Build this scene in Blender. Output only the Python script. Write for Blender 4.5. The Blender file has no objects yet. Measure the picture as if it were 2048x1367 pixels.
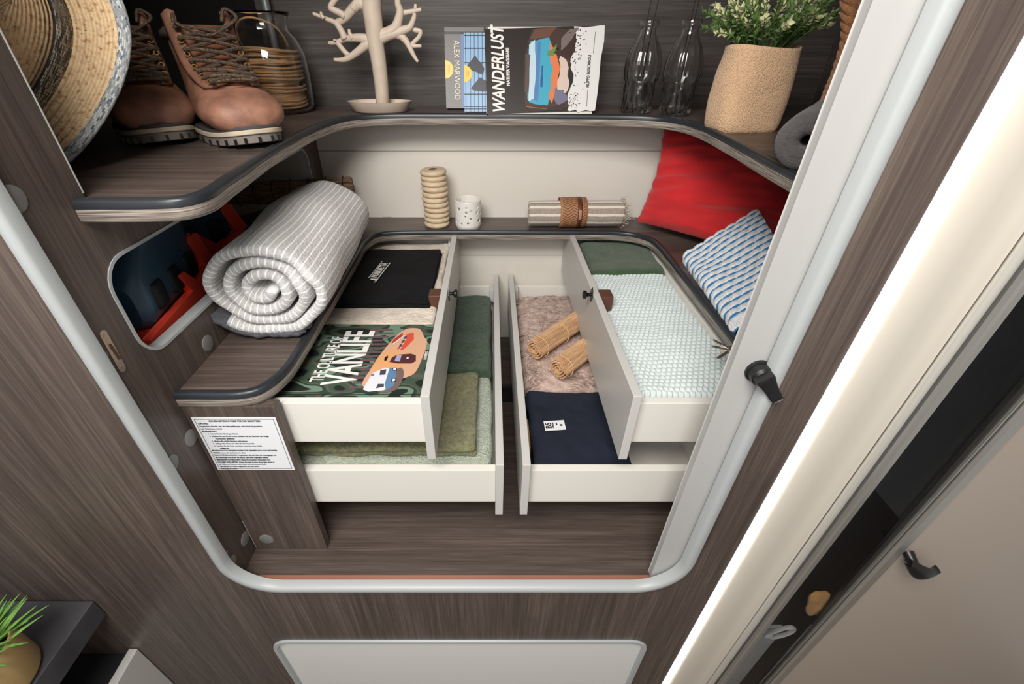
import bpy, math, random
from mathutils import Vector, Matrix, noise, Euler
from mathutils.geometry import tessellate_polygon
PI = math.pi
C = bpy.context.scene.collection
random.seed(7)

# ---------------------------------------------------------------- camera, world, lights
# every coordinate below is measured from the lens (lens = 0,0,0); the whole van is lifted at the end so its floor is z = 0
LIFT = 1.65
F, CX, CY = 887.0, 982.0, 683.5
TILT = math.atan(608 / 887)
cd = bpy.data.cameras.new('camera')
cam = bpy.data.objects.new('camera', cd); C.objects.link(cam)
cd.sensor_width = 36; cd.lens = F / 2048 * 36
cd.shift_x = (1024 - CX) / 2048
cd.clip_start = .02
cam.rotation_euler = (PI / 2 - TILT, 0, 0)
bpy.context.scene.camera = cam

w = bpy.data.worlds.new('world'); bpy.context.scene.world = w
w.use_nodes = True
w.node_tree.nodes['Background'].inputs[0].default_value = (1, .97, .93, 1)
w.node_tree.nodes['Background'].inputs[1].default_value = .30

def area(name, loc, target, sx, sy, power, col=(1, .96, .9)):
    l = bpy.data.lights.new(name, 'AREA'); l.shape = 'RECTANGLE'; l.size = sx; l.size_y = sy
    l.energy = power; l.color = col
    o = bpy.data.objects.new(name, l); C.objects.link(o); o.location = loc
    o.rotation_euler = (Vector(target) - Vector(loc)).to_track_quat('-Z', 'Y').to_euler()
    return o
area('ceiling_light', (-.22, -.22, .68), (0, .80, -.40), .75, .45, 19)
area('window_light', (-.5, -.9, .45), (.1, .7, -.4), .9, .7, 6, (.95, .98, 1))
vs = bpy.context.scene.view_settings
vs.view_transform = 'Standard'; vs.look = 'None'; vs.exposure = 0.25; vs.gamma = 1; vs.use_curve_mapping = False

ct, st = math.cos(TILT), math.sin(TILT)
def at(u, v, x=None, y=None, z=None):
    """the point of a real plane (x=, y= or z=) that the photograph shows at pixel u, v"""
    a = (u - CX) / F; b = (v - CY) / F
    d = Vector((a, ct - b * st, -st - b * ct))
    t = x / d.x if x is not None else (y / d.y if y is not None else z / d.z)
    return d * t

# ---------------------------------------------------------------- materials
MATS = {}
def new_mat(name):
    m = bpy.data.materials.new(name); m.use_nodes = True
    return m, m.node_tree.nodes, m.node_tree.links, m.node_tree.nodes['Principled BSDF']
def c4(c): return (c[0], c[1], c[2], 1)
def srgb(r, g, b):
    f = lambda q: ((q / 255 + .055) / 1.055) ** 2.4 if q > 10 else q / 255 / 12.92
    return (f(r), f(g), f(b))
def plain(name, col, rough=.5, metal=0, bump=0, bscale=200, spec=None, var=0, vscale=8, emit=None):
    if name in MATS: return MATS[name]
    m, N, L, P = new_mat(name)
    P.inputs['Base Color'].default_value = c4(col); P.inputs['Roughness'].default_value = rough
    P.inputs['Metallic'].default_value = metal
    if spec is not None: P.inputs['Specular IOR Level'].default_value = spec
    if emit: P.inputs['Emission Color'].default_value = c4(emit[0]); P.inputs['Emission Strength'].default_value = emit[1]
    tc = N.new('ShaderNodeTexCoord')
    if var:
        n = N.new('ShaderNodeTexNoise'); n.inputs['Scale'].default_value = vscale; n.inputs['Detail'].default_value = 5
        L.new(tc.outputs['Object'], n.inputs['Vector'])
        r = N.new('ShaderNodeValToRGB')
        r.color_ramp.elements[0].position = .3; r.color_ramp.elements[1].position = .7
        r.color_ramp.elements[0].color = c4([q * (1 - var) for q in col]); r.color_ramp.elements[1].color = c4([min(1, q * (1 + var)) for q in col])
        L.new(n.outputs['Fac'], r.inputs['Fac']); L.new(r.outputs['Color'], P.inputs['Base Color'])
    if bump:
        n = N.new('ShaderNodeTexNoise'); n.inputs['Scale'].default_value = bscale; n.inputs['Detail'].default_value = 3
        L.new(tc.outputs['Object'], n.inputs['Vector'])
        b = N.new('ShaderNodeBump'); b.inputs['Strength'].default_value = bump; b.inputs['Distance'].default_value = .002
        L.new(n.outputs['Fac'], b.inputs['Height']); L.new(b.outputs['Normal'], P.inputs['Normal'])
    MATS[name] = m
    return m
def wood(name, axis, dark, mid, light, rough=.5, fine=1.0):
    m, N, L, P = new_mat(name)
    tc = N.new('ShaderNodeTexCoord')
    def nz(along, across, detail, dist=0):
        mp = N.new('ShaderNodeMapping'); s = [across] * 3; s['xyz'.index(axis)] = along
        mp.inputs['Scale'].default_value = s
        L.new(tc.outputs['Object'], mp.inputs['Vector'])
        n = N.new('ShaderNodeTexNoise'); n.inputs['Scale'].default_value = 1; n.inputs['Detail'].default_value = detail
        n.inputs['Roughness'].default_value = .62; n.inputs['Distortion'].default_value = dist
        L.new(mp.outputs['Vector'], n.inputs['Vector']); return n
    a = nz(1.6, 22, 5, .15); b = nz(9, 420 * fine, 4); c = nz(3, 120, 4, .1)
    def mix(x, y, f):
        q = N.new('ShaderNodeMath'); q.operation = 'MULTIPLY_ADD'; q.inputs[1].default_value = f
        L.new(x, q.inputs[0]); L.new(y, q.inputs[2]); return q.outputs[0]
    z = N.new('ShaderNodeMath'); z.operation = 'MULTIPLY'; z.inputs[1].default_value = .30; L.new(a.outputs['Fac'], z.inputs[0])
    s = mix(b.outputs['Fac'], z.outputs[0], .38); s = mix(c.outputs['Fac'], s, .32)
    r = N.new('ShaderNodeValToRGB'); e = r.color_ramp.elements
    e[0].position = .36; e[0].color = c4(dark); e[1].position = .67; e[1].color = c4(light)
    k = e.new(.50); k.color = c4(mid)
    L.new(s, r.inputs['Fac']); L.new(r.outputs['Color'], P.inputs['Base Color'])
    P.inputs['Roughness'].default_value = rough
    bp = N.new('ShaderNodeBump'); bp.inputs['Strength'].default_value = .25; bp.inputs['Distance'].default_value = .001
    L.new(s, bp.inputs['Height']); L.new(bp.outputs['Normal'], P.inputs['Normal'])
    MATS[name] = m
    return m
WD, WM, WL = srgb(66, 56, 52), srgb(88, 76, 70), srgb(122, 107, 97)
wood_z = wood('wood_vertical', 'z', WD, WM, WL, .42)
wood_x = wood('wood_across', 'x', WD, WM, WL, .42)
wood_edge = wood('wood_edge', 'x', srgb(88, 78, 72), srgb(128, 117, 108), srgb(176, 164, 152), .45, .8)
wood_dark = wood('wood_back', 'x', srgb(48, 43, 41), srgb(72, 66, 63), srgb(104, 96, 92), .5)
cream = plain('cream_laminate', srgb(226, 220, 211), .38)
drawer_white = plain('drawer_white', srgb(236, 232, 224), .35)
front_grey = plain('front_satin_grey', srgb(206, 204, 200), .35)
bead_m = plain('bead_grey', srgb(180, 184, 185), .38)
slide_m = plain('sliding_panel_white', srgb(188, 187, 185), .4)
hatch_m = plain('hatch_white', srgb(240, 239, 236), .35)
panel_white = plain('panel_white', srgb(206, 206, 205), .35)
rubber = plain('rubber_dark', srgb(44, 47, 52), .33)
black_p = plain('black_plastic', srgb(24, 24, 25), .35)
shade_black = plain('shadow_black', srgb(26, 24, 23), .8)  # near-black colour that carries the deep shadow of the recess
cap_m = plain('screw_cap_grey', srgb(128, 127, 124), .45)
copper = plain('copper_trim', srgb(176, 118, 98), .4, .2)
alu = plain('aluminium', srgb(190, 188, 182), .28, .7)
alu_dark = plain('dark_gasket', srgb(58, 56, 53), .5)
tan_m = plain('tan_laminate', srgb(180, 166, 154), .4)
steel = plain('steel', srgb(200, 190, 178), .25, .9)
gold = plain('gold_pot', srgb(222, 190, 132), .36, .45)
soil = plain('soil', srgb(36, 32, 28), .9, bump=1, bscale=300)

def glass(name, tint=(1, 1, 1), rough=.02, ior=1.45):
    m, N, L, P = new_mat(name)
    P.inputs['Base Color'].default_value = c4(tint); P.inputs['Roughness'].default_value = rough
    P.inputs['Transmission Weight'].default_value = 1; P.inputs['IOR'].default_value = ior
    MATS[name] = m; return m
clear_glass = glass('clear_glass')

def cloth(name, col, bscale=900, bump=.5, var=.08, vscale=30, rough=.9, dist=.002, stretch=None, col2=None):
    m, N, L, P = new_mat(name)
    P.inputs['Roughness'].default_value = rough; P.inputs['Sheen Weight'].default_value = .25 if max(col) > .08 else .02
    P.inputs['Specular IOR Level'].default_value = .15
    tc = N.new('ShaderNodeTexCoord'); mp = N.new('ShaderNodeMapping')
    if stretch: mp.inputs['Scale'].default_value = stretch
    L.new(tc.outputs['Object'], mp.inputs['Vector'])
    n = N.new('ShaderNodeTexNoise'); n.inputs['Scale'].default_value = vscale; n.inputs['Detail'].default_value = 6
    L.new(mp.outputs['Vector'], n.inputs['Vector'])
    r = N.new('ShaderNodeValToRGB'); r.color_ramp.elements[0].position = .33; r.color_ramp.elements[1].position = .67
    c2 = col2 or [q * (1 - var) for q in col]
    r.color_ramp.elements[0].color = c4(c2); r.color_ramp.elements[1].color = c4([min(1, q * (1 + var)) for q in col])
    L.new(n.outputs['Fac'], r.inputs['Fac']); L.new(r.outputs['Color'], P.inputs['Base Color'])
    n2 = N.new('ShaderNodeTexNoise'); n2.inputs['Scale'].default_value = bscale; n2.inputs['Detail'].default_value = 3
    L.new(mp.outputs['Vector'], n2.inputs['Vector'])
    b = N.new('ShaderNodeBump'); b.inputs['Strength'].default_value = bump; b.inputs['Distance'].default_value = dist
    L.new(n2.outputs['Fac'], b.inputs['Height']); L.new(b.outputs['Normal'], P.inputs['Normal'])
    MATS[name] = m; return m
def uv_stripe(name, base, line, period, width, period2=0, bump=.4, rough=.9, wobble=0, chan=0):
    """lines every <period> metres along one UV axis"""
    m, N, L, P = new_mat(name)
    P.inputs['Roughness'].default_value = rough; P.inputs['Specular IOR Level'].default_value = .15; P.inputs['Sheen Weight'].default_value = .2
    uv = N.new('ShaderNodeTexCoord'); sp = N.new('ShaderNodeSeparateXYZ'); L.new(uv.outputs['UV'], sp.inputs[0])
    x = sp.outputs[chan]
    if wobble:
        nn = N.new('ShaderNodeTexNoise'); nn.inputs['Scale'].default_value = 30; L.new(uv.outputs['UV'], nn.inputs['Vector'])
        ad = N.new('ShaderNodeMath'); ad.operation = 'MULTIPLY_ADD'; ad.inputs[1].default_value = wobble
        L.new(nn.outputs['Fac'], ad.inputs[0]); L.new(x, ad.inputs[2]); x = ad.outputs[0]
    d = N.new('ShaderNodeMath'); d.operation = 'DIVIDE'; d.inputs[1].default_value = period; L.new(x, d.inputs[0])
    fr = N.new('ShaderNodeMath'); fr.operation = 'FRACT'; L.new(d.outputs[0], fr.inputs[0])
    lt = N.new('ShaderNodeMath'); lt.operation = 'LESS_THAN'; lt.inputs[1].default_value = width; L.new(fr.outputs[0], lt.inputs[0])
    n = N.new('ShaderNodeTexNoise'); n.inputs['Scale'].default_value = 260; n.inputs['Detail'].default_value = 5
    L.new(uv.outputs['Object'], n.inputs['Vector'])
    r = N.new('ShaderNodeValToRGB'); r.color_ramp.elements[0].position = .3; r.color_ramp.elements[1].position = .65
    r.color_ramp.elements[0].color = c4([q * .72 for q in base]); r.color_ramp.elements[1].color = c4(base)
    L.new(n.outputs['Fac'], r.inputs['Fac'])
    mx = N.new('ShaderNodeMix'); mx.data_type = 'RGBA'
    L.new(lt.outputs[0], mx.inputs['Factor']); L.new(r.outputs['Color'], mx.inputs['A']); mx.inputs['B'].default_value = c4(line)
    L.new(mx.outputs['Result'], P.inputs['Base Color'])
    b = N.new('ShaderNodeBump'); b.inputs['Strength'].default_value = bump; b.inputs['Distance'].default_value = .002
    L.new(n.outputs['Fac'], b.inputs['Height']); L.new(b.outputs['Normal'], P.inputs['Normal'])
    MATS[name] = m; return m

# ---------------------------------------------------------------- mesh helpers
class MB:
    def __init__(s): s.v = []; s.f = []; s.uv = []
    def add(s, vs, fs, uv=None):
        o = len(s.v); s.v += [tuple(p) for p in vs]; s.f += [tuple(i + o for i in q) for q in fs]
        s.uv += list(uv) if uv else [(0, 0)] * len(vs); return s
    def box(s, x0, x1, y0, y1, z0, z1):
        v = [(x, y, z) for x in (x0, x1) for y in (y0, y1) for z in (z0, z1)]
        return s.add(v, [(0, 1, 3, 2), (4, 6, 7, 5), (0, 4, 5, 1), (2, 3, 7, 6), (0, 2, 6, 4), (1, 5, 7, 3)])
    def plate(s, loops, f, d):
        """flat plate with holes: loops of 2-D points, f maps 2-D to 3-D, d is the thickness vector"""
        if len(loops) == 1:
            n = len(loops[0]); d = Vector(d); v = [Vector(f(*p)) for p in loops[0]]; v += [q + d for q in v]
            return s.add(v, [tuple(range(n)), tuple(range(2 * n - 1, n - 1, -1))] + [(i, (i + 1) % n, (i + 1) % n + n, i + n) for i in range(n)])
        pts = [p for l in loops for p in l]
        tri = tessellate_polygon([[Vector((p[0], p[1], 0)) for p in l] for l in loops])
        n = len(pts); d = Vector(d)
        v = [Vector(f(*p)) for p in pts]; v += [q + d for q in v]
        fs = [tuple(t) for t in tri] + [tuple(i + n for i in reversed(t)) for t in tri]
        o = 0
        for l in loops:
            k = len(l)
            for i in range(k):
                a, b = o + i, o + (i + 1) % k
                fs.append((a, b, b + n, a + n))
            o += k
        return s.add(v, fs)
    def grid(s, fn, nu, nv, cu=False, cv=False, uvf=None):
        mu = nu if cu else nu + 1; mv = nv if cv else nv + 1
        v = [fn(i / nu, j / nv) for i in range(mu) for j in range(mv)]
        uv = [uvf(i / nu, j / nv) if uvf else (i / nu, j / nv) for i in range(mu) for j in range(mv)]
        fs = []
        for i in range(nu):
            for j in range(nv):
                a, b = i, (i + 1) % mu; c, e = j, (j + 1) % mv
                fs.append((a * mv + c, b * mv + c, b * mv + e, a * mv + e))
        return s.add(v, fs, uv)
    def tube(s, pts, r, n=6, closed=False, flat=1.0):
        pts = [Vector(p) for p in pts]; k = len(pts)
        rr = r if isinstance(r, (list, tuple)) else [r] * k
        v = []; up = None
        for i, p in enumerate(pts):
            a = pts[(i - 1) % k] if (closed or i) else p; b = pts[(i + 1) % k] if (closed or i < k - 1) else p
            t = (b - a)
            t = t.normalized() if t.length > 1e-9 else Vector((0, 0, 1))
            if up is None: up = Vector((0, 0, 1)) if abs(t.z) < .9 else Vector((1, 0, 0))
            x = t.cross(up)
            if x.length < 1e-6: x = t.orthogonal()
            x.normalize(); y = x.cross(t).normalized(); up = y
            for j in range(n):
                an = 2 * PI * j / n
                v.append(p + x * math.cos(an) * rr[i] + y * math.sin(an) * rr[i] * flat)
        fs = []
        for i in range(k if closed else k - 1):
            for j in range(n):
                a = i * n + j; b = i * n + (j + 1) % n; c = ((i + 1) % k) * n
                fs.append((a, b, c + (j + 1) % n, c + j))
        if not closed: fs += [tuple(range(n))[::-1], tuple((k - 1) * n + j for j in range(n))]
        return s.add(v, fs)
    def lathe(s, prof, n=32, c=(0, 0, 0), rf=None, cap0=False, cap1=False):
        v = []
        for (r, z) in prof:
            for j in range(n):
                a = 2 * PI * j / n; q = r * (rf(a, z) if rf else 1)
                v.append((c[0] + q * math.cos(a), c[1] + q * math.sin(a), c[2] + z))
        fs = []
        for i in range(len(prof) - 1):
            for j in range(n):
                k = (j + 1) % n; fs.append((i * n + j, i * n + k, (i + 1) * n + k, (i + 1) * n + j))
        if cap0: fs.append(tuple(range(n))[::-1])
        if cap1: fs.append(tuple((len(prof) - 1) * n + j for j in range(n)))
        return s.add(v, fs, [(p[1], 0) for p in prof for _ in range(n)])
    def disc(s, c, nrm, r, h, n=20, dome=0):
        c = Vector(c); nrm = Vector(nrm).normalized(); x = nrm.orthogonal().normalized(); y = nrm.cross(x)
        v = []
        for (rr, hh) in ((r, 0), (r, h * .7), (r * .88, h)):
            v += [c + nrm * hh + (x * math.cos(2 * PI * j / n) + y * math.sin(2 * PI * j / n)) * rr for j in range(n)]
        fs = [tuple(range(n))[::-1], tuple(2 * n + j for j in range(n))]
        for k in (0, 1):
            for j in range(n):
                q = (j + 1) % n; fs.append((k * n + j, k * n + q, (k + 1) * n + q, (k + 1) * n + j))
        return s.add(v, fs)
    def rbox(s, x0, x1, y0, y1, z0, z1, r, n=(16, 16, 4), disp=None):
        cx, cy, cz = (x0 + x1) / 2, (y0 + y1) / 2, (z0 + z1) / 2; h = Vector(((x1 - x0) / 2, (y1 - y0) / 2, (z1 - z0) / 2))
        rv = [min(r, q) for q in h]
        idx = {}; v = []; fs = []; uv = []
        def vert(i, j, k):
            key = (i, j, k)
            if key in idx: return idx[key]
            p = Vector([h[q] * math.sin(PI / 2 * (2 * t / n[q] - 1)) if n[q] > 2 else h[q] * (2 * t / n[q] - 1) for q, t in enumerate(key)])
            p = Vector([.45 * p[q] + .55 * h[q] * (2 * t / n[q] - 1) for q, t in enumerate(key)])
            inn = Vector([max(-(h[q] - rv[q]), min(h[q] - rv[q], p[q])) for q in range(3)])
            d = p - inn; dn = Vector([d[q] / rv[q] if rv[q] > 0 else 0 for q in range(3)])
            if dn.length > 1e-6:
                m = max(abs(q) for q in dn); dn = dn.normalized() * min(1, m)
                d = Vector([dn[q] * rv[q] for q in range(3)])
            p = inn + d + Vector((cx, cy, cz))
            if disp: p = disp(p)
            idx[key] = len(v); v.append(p); uv.append((p[0], p[1])); return idx[key]
        nx, ny, nz = n
        for i in range(nx):
            for j in range(ny):
                fs.append((vert(i, j, 0), vert(i, j + 1, 0), vert(i + 1, j + 1, 0), vert(i + 1, j, 0)))
                fs.append((vert(i, j, nz), vert(i + 1, j, nz), vert(i + 1, j + 1, nz), vert(i, j + 1, nz)))
        for i in range(nx):
            for k in range(nz):
                fs.append((vert(i, 0, k), vert(i + 1, 0, k), vert(i + 1, 0, k + 1), vert(i, 0, k + 1)))
                fs.append((vert(i, ny, k), vert(i, ny, k + 1), vert(i + 1, ny, k + 1), vert(i + 1, ny, k)))
        for j in range(ny):
            for k in range(nz):
                fs.append((vert(0, j, k), vert(0, j, k + 1), vert(0, j + 1, k + 1), vert(0, j + 1, k)))
                fs.append((vert(nx, j, k), vert(nx, j + 1, k), vert(nx, j + 1, k + 1), vert(nx, j, k + 1)))
        return s.add(v, fs, uv)
    def build(s, name, mat, parent=None, smooth=True, angle=40, bevel=0, sub=0, solid=0, seg=2):
        me = bpy.data.meshes.new(name); me.from_pydata(s.v, [], s.f); me.update()
        ul = me.uv_layers.new(name='UVMap')
        vi = [0] * len(me.loops); me.loops.foreach_get('vertex_index', vi)
        flat = [c for i in vi for c in s.uv[i]]
        ul.data.foreach_set('uv', flat)
        if smooth:
            me.polygons.foreach_set('use_smooth', [True] * len(me.polygons))
            if angle < 180: me.set_sharp_from_angle(angle=math.radians(angle))
        me.materials.append(mat)
        o = bpy.data.objects.new(name, me); C.objects.link(o)
        if parent: o.parent = parent
        if bevel:
            b = o.modifiers.new('bevel', 'BEVEL'); b.width = bevel; b.segments = seg; b.limit_method = 'ANGLE'
        if solid:
            b = o.modifiers.new('solid', 'SOLIDIFY'); b.thickness = solid; b.offset = 0
        if sub:
            b = o.modifiers.new('sub', 'SUBSURF'); b.levels = sub; b.render_levels = sub
        return o
def tag(o, label=None, cat=None, group=None, kind=None):
    if label: o['label'] = label
    if cat: o['category'] = cat
    if group: o['group'] = group
    if kind: o['kind'] = kind
    return o
def thing(name, label, cat, loc=(0, 0, 0), rot=(0, 0, 0), group=None):
    o = bpy.data.objects.new(name, None); C.objects.link(o); o.empty_display_size = .03
    o.location = loc; o.rotation_euler = rot
    return tag(o, label, cat, group)
def struct(o): o['kind'] = 'structure'; return o
def bx(name, mat, x0, x1, y0, y1, z0, z1, parent=None, bevel=0, smooth=False):
    return MB().box(x0, x1, y0, y1, z0, z1).build(name, mat, parent, smooth=smooth, bevel=bevel)
def dup(o, parent=None):
    c = o.copy(); C.objects.link(c)
    if parent: c.parent = parent
    for ch in o.children: dup(ch, c)
    return c
def arc(cx, cy, r, a0, a1, n=8):
    return [(cx + r * math.cos(math.radians(a0 + (a1 - a0) * i / n)), cy + r * math.sin(math.radians(a0 + (a1 - a0) * i / n))) for i in range(n + 1)]
def nz(x, y, z, s=1.0): return noise.noise(Vector((x * s, y * s, z * s)))
def catmull(P, k=6, closed=False):
    P = [Vector(p) for p in P]; n = len(P); out = []
    for i in range(n if closed else n - 1):
        g = lambda q: P[q % n] if closed else P[max(0, min(n - 1, q))]
        a, b, c, d = g(i - 1), g(i), g(i + 1), g(i + 2)
        for j in range(k):
            t = j / k
            out.append(.5 * ((2 * b) + (c - a) * t + (2 * a - 5 * b + 4 * c - d) * t * t + (3 * b - 3 * c + d - a) * t ** 3))
    if not closed: out.append(P[-1])
    return out
def text(body, size, mat, parent, M, sx=1.0, name='lettering', align='CENTER', ext=.00015, shear=0, bold=0):
    cu = bpy.data.curves.new(name, 'FONT'); cu.body = body; cu.size = size; cu.extrude = ext
    cu.align_x = align; cu.align_y = 'CENTER'; cu.shear = shear; cu.offset = bold; cu.resolution_u = 3
    t = bpy.data.objects.new(name, cu)
    me = bpy.data.meshes.new_from_object(t); bpy.data.objects.remove(t); me.name = name
    me.transform(M @ Matrix.Diagonal((sx, 1, 1, 1)))
    me.materials.clear(); me.materials.append(mat)
    o = bpy.data.objects.new(name, me); C.objects.link(o)
    if parent: o.parent = parent
    return o
def frame(o, ex, ey):
    ex = Vector(ex).normalized(); ey = Vector(ey); ey = (ey - ex * ey.dot(ex)).normalized(); n = ex.cross(ey)
    M = Matrix((ex, ey, n)).transposed().to_4x4(); M.translation = Vector(o); return M
def prints(polys, mat, parent, M, lift, name='printed_shape', ext=.0002):
    """flat printed shapes: polygons in the frame M, lift above the sheet"""
    b = MB()
    for p in polys:
        b.plate([p], lambda x, y: M @ Vector((x, y, lift)), M.to_3x3() @ Vector((0, 0, ext)))
    return b.build(name, mat, parent, smooth=False)

D = .385; XL = -.43; US = -.136; LS = -.396; FL = -.77; YB = 1.18

# ================================================================= SETTING
# ---- front wall with the rounded opening
def opening(x0, x1, zb, r, ztop):
    return [(x0, ztop)] + [(x0, zb + r)] + arc(x0 + r, zb + r, r, 180, 270, 10) + arc(x1 - r, zb + r, r, 270, 360, 10) + [(x1, ztop)]
def hatch_loop(x0, x1, z0, z1, r):
    return arc(x0 + r, z0 + r, r, 180, 270, 6) + arc(x1 - r, z0 + r, r, 270, 360, 6) + arc(x1 - r, z1 - r, r, 0, 90, 6) + arc(x0 + r, z1 - r, r, 90, 180, 6)
op = opening(XL - .006, .318, -.776, .085, .95)
hl = hatch_loop(-.428, .305, -1.55, -.972, .035)
b = MB(); b.plate([[(-1.7, -1.65), (.381, -1.65), (.381, 1.0), (.318, 1.0)] + op[::-1] + [(XL - .006, 1.0), (-1.7, 1.0)], hl], lambda x, z: (x, D, z), (0, .012, 0))
wf = struct(b.build('wall_front', wood_z, smooth=False))
# bead around the opening
def sweep(path, prof, name, mat, parent=None, closed=False):
    """path: points in the y = const plane (x, z); prof: (offset outward in plane, offset in y)"""
    n = len(path); vv = []
    for i in range(n):
        a = Vector(path[(i - 1) % n] if (closed or i) else path[i]); c = Vector(path[(i + 1) % n] if (closed or i < n - 1) else path[i])
        t = (c - a).normalized(); nn = Vector((t.y, -t.x))
        for (o, y) in prof: vv.append((path[i][0] + nn.x * o, y, path[i][1] + nn.y * o))
    k = len(prof); fs = []
    for i in range(n if closed else n - 1):
        for j in range(k):
            fs.append((i * k + j, i * k + (j + 1) % k, ((i + 1) % n) * k + (j + 1) % k, ((i + 1) % n) * k + j))
    if not closed: fs += [tuple(range(k))[::-1], tuple((n - 1) * k + j for j in range(k))]
    m = MB(); m.add(vv, fs); return m.build(name, mat, parent, angle=50)
bead_path = opening(-.432, .3165, -.7705, .079, .94)
bp = [(-.0085, D + .010), (-.0085, D - .003), (-.005, D - .0065), (.003, D - .0065), (.0085, D - .002), (.0085, D - .0003), (.004, D - .0001), (.004, D + .010)]
struct(sweep(bead_path, bp, 'trim_1', bead_m))
# lower hatch: recessed white door with a grey bead
t = thing('door_1', None, None); t['kind'] = 'structure'
MB().plate([hatch_loop(-.425, .302, -1.547, -.975, .033)], lambda x, z: (x, D + .004, z), (0, .01, 0)).build('door_panel', hatch_m, t, smooth=False)
sweep(hl, [(-.003, D - .004), (.004, D - .004), (.006, D - .0003), (.006, D - .0001), (-.003, D + .006)], 'door_bead', bead_m, t, True)
# ---- closet left wall with its rounded hole
def hole(y0, y1, z0, z1, r):
    return arc(y0 + r, z0 + r, r, 180, 270, 6) + arc(y1 - r, z0 + r, r, 270, 360, 6) + arc(y1 - r, z1 - r, r, 0, 90, 6) + arc(y0 + r, z1 - r, r, 90, 180, 6)
H = hole(.446, 1.10, -.334, -.206, .036)
b = MB()
b.plate([[(D + .012, -.79), (YB + .02, -.79), (YB + .02, US - .0245), (.474, US - .0245), (.474, .95), (D + .012, .95)], H], lambda y, z: (XL, y, z), (-.015, 0, 0))
wl = struct(b.build('wall_left', wood_z, smooth=False))
bx('edge_strip', panel_white, XL - .015, XL + .0004, .474, .4755, US + .001, .95, wl)
n_ = len(H); vv = []
for i, (y, z) in enumerate(H):
    a = Vector(H[i - 1]); c = Vector(H[(i + 1) % n_]); tt = (c - a).normalized(); nn = Vector((tt.y, -tt.x))
    for (o, x) in ((.0015, XL + .0015), (-.0025, XL + .0015), (-.0025, XL - .0165), (.0, XL - .0165)): vv.append((x, y + nn.x * o, z + nn.y * o))
fs = [(i * 4 + j, i * 4 + (j + 1) % 4, ((i + 1) % n_) * 4 + (j + 1) % 4, ((i + 1) % n_) * 4 + j) for i in range(n_) for j in range(4)]
MB().add(vv, fs).build('hole_bead', bead_m, wl, angle=50)
# screw caps, holes and the catch plate on the left wall
def cap(u, v, r, n=(1, 0, 0), par=wl, **k):
    p = at(u, v, **k); return MB().disc(p, n, r, .0016).build('screw_cap', cap_m, par)
for (u, v) in ((25, 398), (415, 686), (381, 875), (343, 927), (490, 1076), (463, 1126)): cap(u, v, .0125, x=XL)
cap(403, 826, .0125, x=XL)
cap(452, 1105, .004, x=XL); cap(208, 710, .0045, x=XL)
b = MB(); q0 = at(205, 668, x=XL); q1 = at(243, 736, x=XL)
def pill(y0, y1, z0, z1, r, n=5):
    c0 = Vector((y0, z0)); c1 = Vector((y1, z1)); d = (c1 - c0).normalized(); an = math.degrees(math.atan2(d.y, d.x))
    return arc(c0.x, c0.y, r, an + 90, an + 270, n) + arc(c1.x, c1.y, r, an - 90, an + 90, n)
pl = b.plate([pill(q0.y, q1.y, q0.z, q1.z, .0048)], lambda y, z: (XL, y, z), (.0014, 0, 0)).build('catch_plate', steel, wl, smooth=False)
for (u, v) in ((207, 672), (241, 732)): MB().disc(at(u, v, x=XL) + Vector((.0014, 0, 0)), (1, 0, 0), .002, .0008, 10).build('screw', steel, pl)
b = MB(); q0 = at(218, 690, x=XL); q1 = at(236, 716, x=XL)
b.plate([pill(q0.y, q1.y, q0.z, q1.z, .0017)], lambda y, z: (XL + .0014, y, z), (.0006, 0, 0)).build('catch_slot', plain('slot_dark', srgb(92, 62, 48), .6), pl, smooth=False)

# ---- back walls, closet floor, ceiling and the recesses
bw = struct(bx('wall_back', cream, -.443, .83, YB, YB + .015, -.79, US - .024))
bx('shadow_edge_line', plain('joint_shadow_line', srgb(176, 168, 158), .5), -.43, .83, YB - .0012, YB - .0001, -.2335, -.231, bw)  # strip painted where the upper shelf's shadow ends on this wall
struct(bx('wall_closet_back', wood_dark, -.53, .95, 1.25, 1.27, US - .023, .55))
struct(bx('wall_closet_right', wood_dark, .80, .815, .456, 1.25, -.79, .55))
struct(bx('wall_recess_back', shade_black, -.98, -.53, 1.50, 1.515, US - .022, .55))
struct(bx('wall_recess_side', shade_black, -.99, -.975, .40, 1.5, -.79, .55))
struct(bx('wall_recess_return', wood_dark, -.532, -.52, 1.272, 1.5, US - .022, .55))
struct(bx('wall_recess_front', wood_z, -.98, XL - .016, .40, .415, -.79, .55))
struct(bx('ceiling', shade_black, -.99, .95, .40, 1.52, .55, .565))
b = MB(); b.plate([[(XL, .4066), (.49, .4066), (.49, .456), (.79, .456), (.79, YB), (XL, YB)]], lambda x, y: (x, y, FL), (0, 0, -.018))
fl = struct(b.build('floor_closet', wood_x, smooth=False))
b = MB(); b.box(-.424, .312, .3885, .4064, FL - .012, FL + .0012); b.box(-.424, .312, .397, .399, FL, FL + .0022); b.build('copper_edging', copper, fl, smooth=False)
# side compartment seen through the hole: floor and pale back wall
struct(bx('floor_recess', shade_black, -.975, XL - .0165, .416, 1.3, -.372, -.36))
struct(bx('wall_recess_pale', cream, -.975, XL - .0165, 1.3, 1.31, -.36, US - .024))
# van floor
struct(bx('floor', plain('van_floor', srgb(120, 108, 98), .6), -1.7, 1.7, -1.6, D, -1.67, -1.65))

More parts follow.
